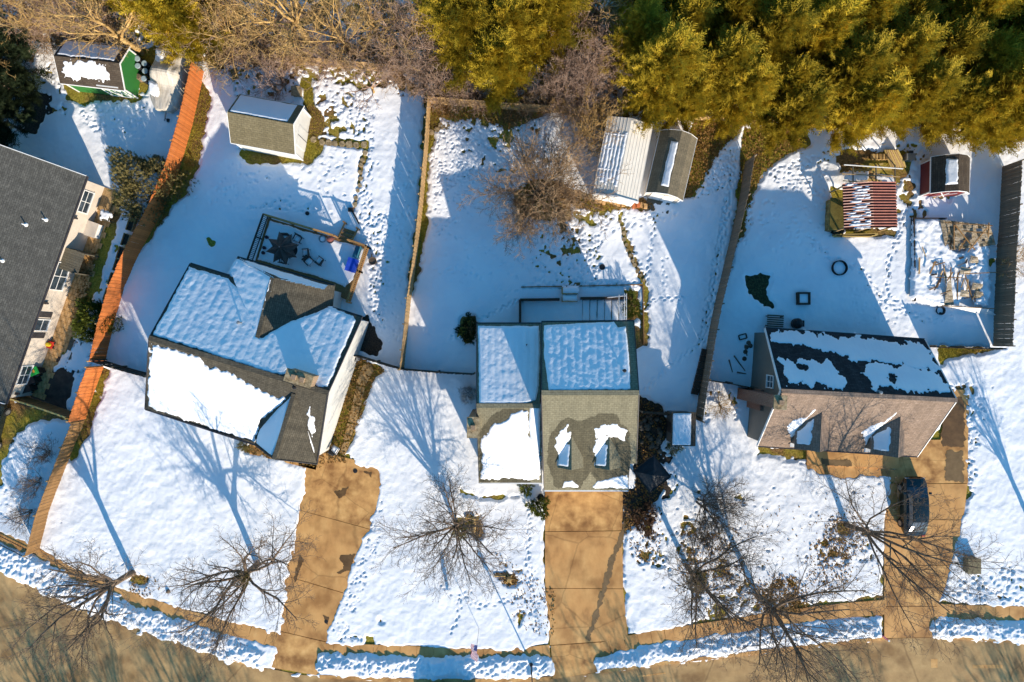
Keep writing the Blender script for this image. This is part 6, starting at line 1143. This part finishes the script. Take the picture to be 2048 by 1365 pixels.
snow_on(t, Plane((0, 0, .85), (1, 0, .85), (0, 1, .85)), [(1690, 345), (1735, 346), (1734, 360), (1690, 358)], .1, .1, 0, .4, 402, name='snow_layer')
t = thing('lumber_pile', 'tan boards and sawn logs leaning at the cedars\' edge above the pole frame', 'lumber', P(1775, 312))
for k in range(7): build(MB().bar(P(1770 + k * 4, 300, .25 + .05 * k), P(1782 + k * 5, 335, .15), .16, .05), 'board', (W_YEL, W_TAN)[k % 2], t)
for k in range(5): build(MB().tube(P(1745 + k * 7, 320, .15), P(1745 + k * 7, 309, .15), .14, n=8), 'log', BARKT, t)
t = thing('grey_bin', 'small grey machine box beside the tan boards at the cedars\' edge', 'box', P(1812, 318)); MB().box((0, 0, .3), (.7, .5, .6)).build('body', STEEL, t); MB().box((0, .35, .5), (.3, .2, .3)).build('motor', BLACK, t)
# round log sections in front of the red shed and path rounds
lg = None
for k, (x_, y_, r_) in enumerate(((1866, 392, .22), (1880, 395, .2), (1893, 393, .15))):
    t = thing('log_section', ('left', 'middle', 'right')[k] + ' one of three round log sections lying before the red shed door', 'log', P(x_, y_), 0, 'log sections by the red shed'); MB().lathe((0, 0, 0), [(r_, 0), (r_, .16), (r_ * .9, .17)], 12).build('wood', BARKT, t)
# collapsed greenhouse
gh = thing('collapsed_greenhouse', 'collapsed plastic greenhouse under snow with torn sheeting and broken poles', 'greenhouse', P(1900, 520))
pl0 = Plane((0, 0, .35), (1, 0, .35), (0, 1, .35)); snow_on(gh, pl0, [(1826, 438), (1880, 436), (1890, 470), (1905, 500), (1935, 505), (1945, 560), (1915, 612), (1880, 612), (1822, 600)], .16, .12, 0, .6, 410, name='snow_layer', grain=.05)
snow_on(gh, pl0.up(.15), [(1940, 475), (1975, 475), (1982, 540), (1978, 612), (1950, 612), (1945, 560), (1935, 505)], .2, .16, 0, .6, 411, name='snow_layer', grain=.09); build(MB().box(P(1826, 520, .22), (.06, 6.6, .5), R(1)), 'side_board', W_DARK, gh); build(MB().box(P(1858, 438, .22), (2.5, .06, .5)), 'side_board', W_DARK, gh)
PLAS = M('dirty_plastic_sheet', [(.14, .10, .05), (.28, .215, .13), (.42, .35, .26)], 1.8, .35, .9, 5, stretch=(1, 4, 1), dist=.08, spec=.5)
m_ = MB(); gx = 16; gy = 9; rs_ = random.Random(3)
def ghp(i, j):
    u, v = i / gx, j / gy; x_ = 1880 + 100 * u + 12 * v; y_ = 440 + 62 * v * (1 - .35 * u) + 10 * u; return P(x_, y_, .5 + .85 * u * (1 - v * .6) + .10 * math.sin(u * 23 + v * 3) + .06 * math.sin(v * 11 + i * 2.3))
for i in range(gx):
    for j in range(gy):
        if (i, j) in ((7, 4), (8, 4), (8, 5), (12, 6), (5, 6), (11, 2), (12, 2)): continue
        m_.poly([ghp(i, j), ghp(i, j + 1), ghp(i + 1, j + 1), ghp(i + 1, j)])
build(m_, 'torn_sheet', PLAS, gh, True)
for a, b, za, zb2 in (((1978, 446), (1975, 495), 1.7, .4), ((1908, 448), (1908, 500), 1.1, .6), ((1925, 462), (1985, 468), 1.2, 1.5), ((1935, 505), (1975, 455), .7, 1.7), ((1870, 555), (1925, 556), .7, .8), ((1902, 535), (1898, 615), .9, .3), ((1916, 545), (1914, 610), .8, .4), ((1888, 530), (1889, 552), .6, .7), ((1930, 548), (1995, 545), .9, 1.0), ((1930, 550), (1945, 600), .8, .5), ((1885, 612), (1990, 618), .6, .8), ((1910, 450), (1950, 500), 1.2, .8), ((1890, 445), (1985, 452), .9, 1.7)):
    build(MB().bar(P(*a, za), P(*b, zb2), .06), 'pole', W_BROWN, gh)
build(MB().poly([P(1895, 565, .9), P(1902, 560, 1.0), P(1908, 610, .5), P(1888, 612, .5)]), 'torn_sheet', PLAS, gh); build(MB().poly([P(1880, 610, .6), P(1975, 618, .7), P(1995, 632, .2), P(1950, 626, .3)]), 'torn_sheet', WHITE, gh)
rs5 = random.Random(12)
for k in range(30):
    a = P(rs5.uniform(1835, 1960), rs5.uniform(470, 610), rs5.uniform(.5, .75)); an = rs5.choice((0, 1.57, .3, 1.3)) + rs5.gauss(0, .2); L5 = rs5.uniform(.3, 1.3); build(MB().bar(a, a + Vector((math.cos(an) * L5, math.sin(an) * L5, rs5.uniform(-.1, .2))), rs5.uniform(.05, .14), .04), 'broken_board', (W_BROWN, W_TAN, W_DARK)[k % 3], gh)
for k in range(5): x5, y5 = rs5.uniform(1850, 1960), rs5.uniform(500, 600); build(MB().poly([P(x5, y5, .75), P(x5 + rs5.uniform(10, 25), y5 + 4, .85), P(x5 + 16, y5 + rs5.uniform(10, 22), .6), P(x5 - 3, y5 + 14, .7)][::-1]), 'torn_sheet', PLAS, gh)
t = thing('rubber_tub', 'black rubber tub at the lower left corner of the collapsed greenhouse', 'tub', P(1877, 622)); MB().lathe((0, 0, 0), [(.28, 0), (.36, .3), (.33, .3), (.26, .1), (.02, .1)], 16).build('tub', BLACK, t)
t = thing('child_sled', 'small dark ring shaped sled lying left of the taupe gable wall', 'sled', P(1484, 674), R(15)); MB().bar((-.3, -.18, .15), (.3, -.18, .15), .08).bar((-.3, .18, .15), (.3, .18, .15), .08).bar((-.3, -.18, .15), (-.3, .18, .15), .08).bar((.3, -.18, .15), (.3, .18, .15), .08).build('frame', W_DARK, t)
t = thing('fallen_branches', 'dark fallen branches in the shaded snow left of the taupe wall', 'branches', P(1478, 735)); [build(MB().tube(P(a, b, .15), P(c_, d_, .12), .06, .04, 6), 'branch', BARK, t) for a, b, c_, d_ in ((1468, 712, 1490, 742), (1458, 720, 1465, 745), (1474, 745, 1492, 748), (1490, 690, 1494, 712))]
t = thing('stacked_stones', 'row of dark stones beside the left wall of the pinkish roofed house', 'stones', P(1492, 700)); [MB().lathe(P(x_, y_) - t.location, [(.18, 0), (.2, .1), (.1, .2)], 7).build('rock', bpy.data.materials['dark_boulder'], t) for x_, y_ in ((1496, 686), (1492, 695), (1490, 704), (1488, 718), (1500, 692))]
t = thing('brush_row', 'dark low row of stacked timber along the grey fence right of the middle house', 'timber', P(1408, 745)); [build(MB().box(P(1409 - k * 3.2, 705 + k * 13, .2), (.5, .5, .4), R(-12)), 'timber', W_DARK, t) for k in range(7)]
# odds and ends in the left back yard, tarps behind the white shed
t = thing('stone_pedestal', 'small stone pedestal behind the right end of the white gable shed', 'pedestal', P(597, 188)); MB().box((0, 0, .25), (.6, .6, .5)).build('base', STONE, t); MB().box((0, 0, .53), (.75, .75, .08)).build('top_slab', STONE, t)
t = thing('dark_ball', 'small dark ball on the snow above the deck railing', 'ball', P(616, 428)); MB().lathe((0, 0, .02), [(.05, 0), (.15, .06), (.17, .15), (.13, .25), (.02, .3)], 12).build('ball', BLACK, t)
t = thing('downed_pole', 'dark rail lying in the snow at the yard corner above the deck stairs', 'pole', P(708, 430)); build(MB().bar(P(702, 418, .2), P(718, 448, .2), .1).box(P(702, 420, .2), (.4, .3, .25)), 'rail', W_DARK, t)
t = thing('air_conditioner', 'grey air conditioner against the brown roofed house\'s right wall', 'air conditioner', P(712, 716), R(20)); MB().box((0, 0, .4), (.6, .6, .8)).build('body', STEEL, t); MB().lathe((0, 0, .8), [(.25, 0), (.23, .03), (.02, .04)], 14).build('fan_grille', BLACK, t)

# ================================================================== FRONT: CARS, LAMP, FLAG, UTILITY BOX
def car_mesh(label, px, py, rz, name='parked_car', paint=None):
    t = thing(name, label, 'car', P(px, py) + Vector((0, 0, .05)), rz); st = [(-2.32, .62, .55, .62), (-2.25, .80, .45, .78), (-1.9, .88, .30, .92), (-1.2, .92, .22, .97), (-.4, .93, .20, .98), (.5, .93, .20, .98), (1.2, .92, .22, .97), (1.8, .89, .28, .93), (2.2, .78, .42, .84), (2.32, .6, .52, .70)]; m1 = MB(); rings = []
    for x, hw_, zb3, zt in st: rings.append([Vector((x, y * hw_, z)) for y, z in ((-.80, zb3), (-1, zb3 + .12), (-1.0, zt - .22), (-.90, zt - .04), (-.45, zt + .03), (0, zt + .045), (.45, zt + .03), (.90, zt - .04), (1.0, zt - .22), (1, zb3 + .12), (.80, zb3))])
    for a_, b_ in zip(rings, rings[1:]):
        for k in range(len(a_)): j = (k + 1) % len(a_); m1.poly([a_[k], b_[k], b_[j], a_[j]])
    m1.poly(rings[0]); m1.poly(rings[-1][::-1]); m1.build('body', paint, t, True)
    cab = [(-1.62, .74, .98), (-1.30, .72, 1.16), (-.92, .66, 1.38), (-.55, .63, 1.455), (0, .63, 1.48), (.55, .63, 1.475), (1.0, .62, 1.42), (1.40, .66, 1.24), (1.85, .70, .99)]; cr_ = []
    for x, hw_, zt in cab: cr_.append([Vector((x, y * hw_, zt - dz)) for y, dz in ((-1.12, (zt - .97) * 1.0 + .02), (-1, .10 * min(1, (zt - .97) * 4)), (-.93, .035), (-.7, .012), (-.35, .0), (0, -.006), (.35, .0), (.7, .012), (.93, .035), (1, .10 * min(1, (zt - .97) * 4)), (1.12, (zt - .97) * 1.0 + .02))])
    def loft(i0, i1, k0, k1, nm, m_):
        q_ = MB()
        for i in range(i0, i1):
            for k in range(k0, k1): q_.poly([cr_[i][k], cr_[i + 1][k], cr_[i + 1][k + 1], cr_[i][k + 1]])
        q_.build(nm, m_, t, True)
    loft(2, 6, 1, 9, 'roof', paint); loft(0, 2, 1, 9, 'windshield', GLASS); loft(6, 8, 1, 9, 'rear_window', GLASS); loft(0, 8, 0, 1, 'side_window', GLASS); loft(0, 8, 9, 10, 'side_window', GLASS)
    for s in (-1, 1):
        MB().box((-1.15, s * 1.0, .98), (.16, .16, .12)).build('mirror', paint, t); MB().box((-2.24, s * .58, .64), (.1, .34, .13)).build('headlight', WHITE, t); MB().box((2.25, s * .6, .72), (.1, .28, .13)).build('tail_light', TOY, t)
        for x in (-1.42, 1.38): wl_ = MB().tube((x, s * .72, .33), (x, s * .95, .33), .33, n=16).build('wheel', RUBBER, t); MB().tube((x, s * .95, .33), (x, s * .962, .33), .2, n=12).build('rim', STEEL, wl_)
    return t
PAINT = M('dark_green_paint', [(.008, .013, .013), (.014, .02, .02)], 1, .18, spec=.7); PAINT2 = M('teal_grey_paint', [(.06, .09, .10), (.08, .12, .13)], 1, .3, spec=.6)
car_mesh('dark glossy car parked nose up in the right driveway under bare branches', 1817, 1009, R(-90), paint=PAINT)
car_mesh('teal grey car at the bottom kerb whose shadow crosses the snow bank', 905, 1392, R(0), paint=PAINT2); car_mesh('dark car at the far left edge beside the yellow railed fence', -8, 852, R(-105), paint=PAINT)
t = thing('street_lamp', 'dark lamp post in the snow bank left of the middle driveway mouth', 'street lamp', P(1062, 1326)); MB().tube((0, 0, 0), (0, 0, 3.0), .06, .045, 10).build('post', BLACK, t); MB().lathe((0, 0, 0), [(.16, 0), (.15, .3), (.08, .5)], 10).build('base', BLACK, t); MB().lathe((0, 0, 3.0), [(.08, 0), (.17, .1), (.2, .42), (.22, .44), (.05, .6), (.02, .66)], 8).build('lantern', FASC, t)
t = thing('flag', 'small red and white striped flag on a thin pole by the sidewalk', 'flag', P(958, 1256)); MB().tube((0, 0, 0), (0, 0, 2.6), .02, n=6).build('pole', STEEL, t)
RDF = M('flag_red', [(.40, .02, .05), (.5, .04, .07)], 3, .8); WHF = M('flag_white', [(.75, .73, .72), (.8, .8, .8)], 3, .8); BLF = M('flag_blue', [(.02, .03, .15), (.03, .05, .2)], 3, .8)
for k in range(13):
    def fp(u, v): return Vector((.04 - .50 * v - .05 * u + .05 * math.sin(u * 11 + v * 2), -.05 - 1.55 * u * (1 - .12 * v), 2.56 - .45 * u - .25 * v + .07 * math.sin(u * 10 + v * 3)))
    mb = MB()
    for i in range(8):
        if k < 7 and i < 3: continue
        mb.poly([fp(i / 8, k / 13), fp((i + 1) / 8, k / 13), fp((i + 1) / 8, (k + 1) / 13), fp(i / 8, (k + 1) / 13)])
    mb.build('stripe', RDF if k % 2 == 0 else WHF, t)
cn = MB().poly([fp(0, 0), fp(3 / 8, 0), fp(3 / 8, 7 / 13), fp(0, 7 / 13)]).build('canton', BLF, t); mb = MB()
for i in range(9):
    for j in range(5 + (i % 2 == 0)):
        u_ = (.03 + .056 * j + (.028 if i % 2 else 0)); v_ = (.04 + .054 * i); c0 = fp(u_, v_) + Vector((-.01, -.012, .012)); mb.poly([c0 + Vector((.012 * math.cos(a_), -.004, .012 * math.sin(a_))) for a_ in (0, 1.257, 2.513, 3.77, 5.03)])
mb.build('stars', WHF, cn)
t = thing('utility_box', 'square tan utility box standing in the snow right of the right driveway', 'utility box', P(1936, 1127)); TANB = M('tan_metal_box', [(.16, .13, .065), (.22, .18, .1)], 5, .7, .3); MB().box((0, 0, .3), (.95, 1.1, .6)).build('cabinet', TANB, t); MB().slab([(-.52, -.6, .68), (.52, -.6, .66), (.52, .6, .66), (-.52, .6, .68)], .07).build('lid', TANB, t)
t = thing('marker_post', 'pink reflective marker post at the snow bank end beside the right driveway', 'marker', P(1765, 1272)); MB().tube((0, 0, 0), (0, 0, .75), .06, n=8).build('post', M('pink_plastic', [(.55, .12, .2), (.65, .2, .3)], 3, .5), t); MB().tube((0, 0, .75), (0, 0, .82), .07, n=8).build('cap', WHITE, t)
t = thing('tree_stump', 'rooty brown stump on the lawn left of the middle driveway', 'stump', P(1018, 1158)); MB().lathe((0, 0, 0), [(.28, 0), (.2, .15), (.17, .35), (.14, .36)], 10).build('wood', BARKT, t); [MB().tube((0, 0, .15), (.5 * math.cos(a_), .5 * math.sin(a_), .06), .08, .03, 6).build('root', BARKT, t) for a_ in (0, .9, 1.9, 2.9, 4.0, 5.2)]
t = thing('log', 'short brown log lying left of the rooty stump', 'log', P(1000, 1150)); MB().tube((-.45, 0, .14), (.45, -.02, .14), .11, .1, 8).build('wood', BARKT, t)
t = thing('log', 'bent brown log beneath the fan shaped bare tree', 'log', P(948, 1045)); MB().tube((0, -.9, .16), (.05, .35, .18), .15, .13, 8).tube((.05, .35, .18), (-.7, .45, .14), .12, .07, 8).build('wood', BARKT, t)
t = thing('rock', 'lone brown rock on the snow below the left street tree', 'rock', P(338, 1182)); MB().lathe((0, 0, 0), [(.16, 0), (.18, .12), (.1, .26), (.02, .28)], 7).build('rock', TERR, t)
for k, (x_, y_, r_) in enumerate(((711, 942, .18), (653, 1243, .15))): t = thing('drain_cover', ('round dark drain spot at the top of the left driveway', 'round dark drain spot near the foot of the left driveway')[k], 'drain', P(x_, y_)); MB().lathe((0, 0, .062), [(r_, 0), (r_, .012), (r_ * .9, .016)], 14).build('cover', BLACK, t)
# wet patches on the left driveway: thin sheets just above the slabs
def blot(pp, m=WETC, seed=0, z=.066):
    pl = Plane((0, 0, z), (1, 0, z), (0, 1, z)); w_ = [(q.x, q.y) for q in gpts(pp)]; st = .05; X_, Y_ = np.meshgrid(np.arange(min(p[0] for p in w_) - .3, max(p[0] for p in w_) + .3, st), np.arange(min(p[1] for p in w_) - .3, max(p[1] for p in w_) + .3, st))
    Fs = sdf(X_, Y_, w_) + .12 * vnoise(X_, Y_, .4, seed) + .07 * vnoise(X_, Y_, .15, seed + 1); ix = np.arange(X_.size).reshape(X_.shape); fq = np.stack([ix[:-1, :-1], ix[:-1, 1:], ix[1:, 1:], ix[1:, :-1]], -1)[Fs[:-1, :-1] > 0]
    tag(obj('wet_patch', np_mesh('wet_patch', np.stack([X_.ravel(), Y_.ravel(), np.full(X_.size, z)], 1), fq), m), kind='structure')
blot([(670, 985), (695, 976), (690, 988), (678, 998)], seed=1); blot([(680, 1110), (712, 1108), (702, 1140), (690, 1145), (668, 1150), (685, 1135)], seed=2); blot([(728, 945), (745, 942), (742, 955)], seed=3); blot([(645, 1230), (658, 1235), (655, 1250)], seed=4)
blot([(590, 1150), (600, 1110), (606, 1120), (590, 1170)], seed=5); blot([(1247, 1040), (1252, 1060), (1230, 1120), (1212, 1180), (1190, 1250), (1178, 1280), (1172, 1275), (1190, 1220), (1215, 1130), (1240, 1070)], M('damp_concrete', [(.14, .085, .035), (.2, .125, .055)], 2, .7), seed=6)
blot([(1890, 900), (1925, 905), (1925, 965), (1888, 962)], bpy.data.materials['damp_concrete'], 7); blot([(1885, 800), (1925, 790), (1928, 895), (1880, 895)], WETC, 8); blot([(1640, 918), (1700, 920), (1700, 932), (1640, 930)], bpy.data.materials['damp_concrete'], 9, .17)

t = thing('block_pile', 'row of tan blocks and bricks along the front of the ribbed metal shed', 'blocks', P(1240, 408), R(-8)); rs6 = random.Random(4); BRR = M('orange_brick', [(.45, .12, .04), (.55, .17, .06)], 3, .85)
for k in range(14): MB().box((-1.9 + .3 * k, rs6.uniform(-.12, .12), .12 + .1 * (k % 2)), (.27, .38, .2), rs6.uniform(-.3, .3)).build('block', BRR if k in (10, 11) else PAVER, t)
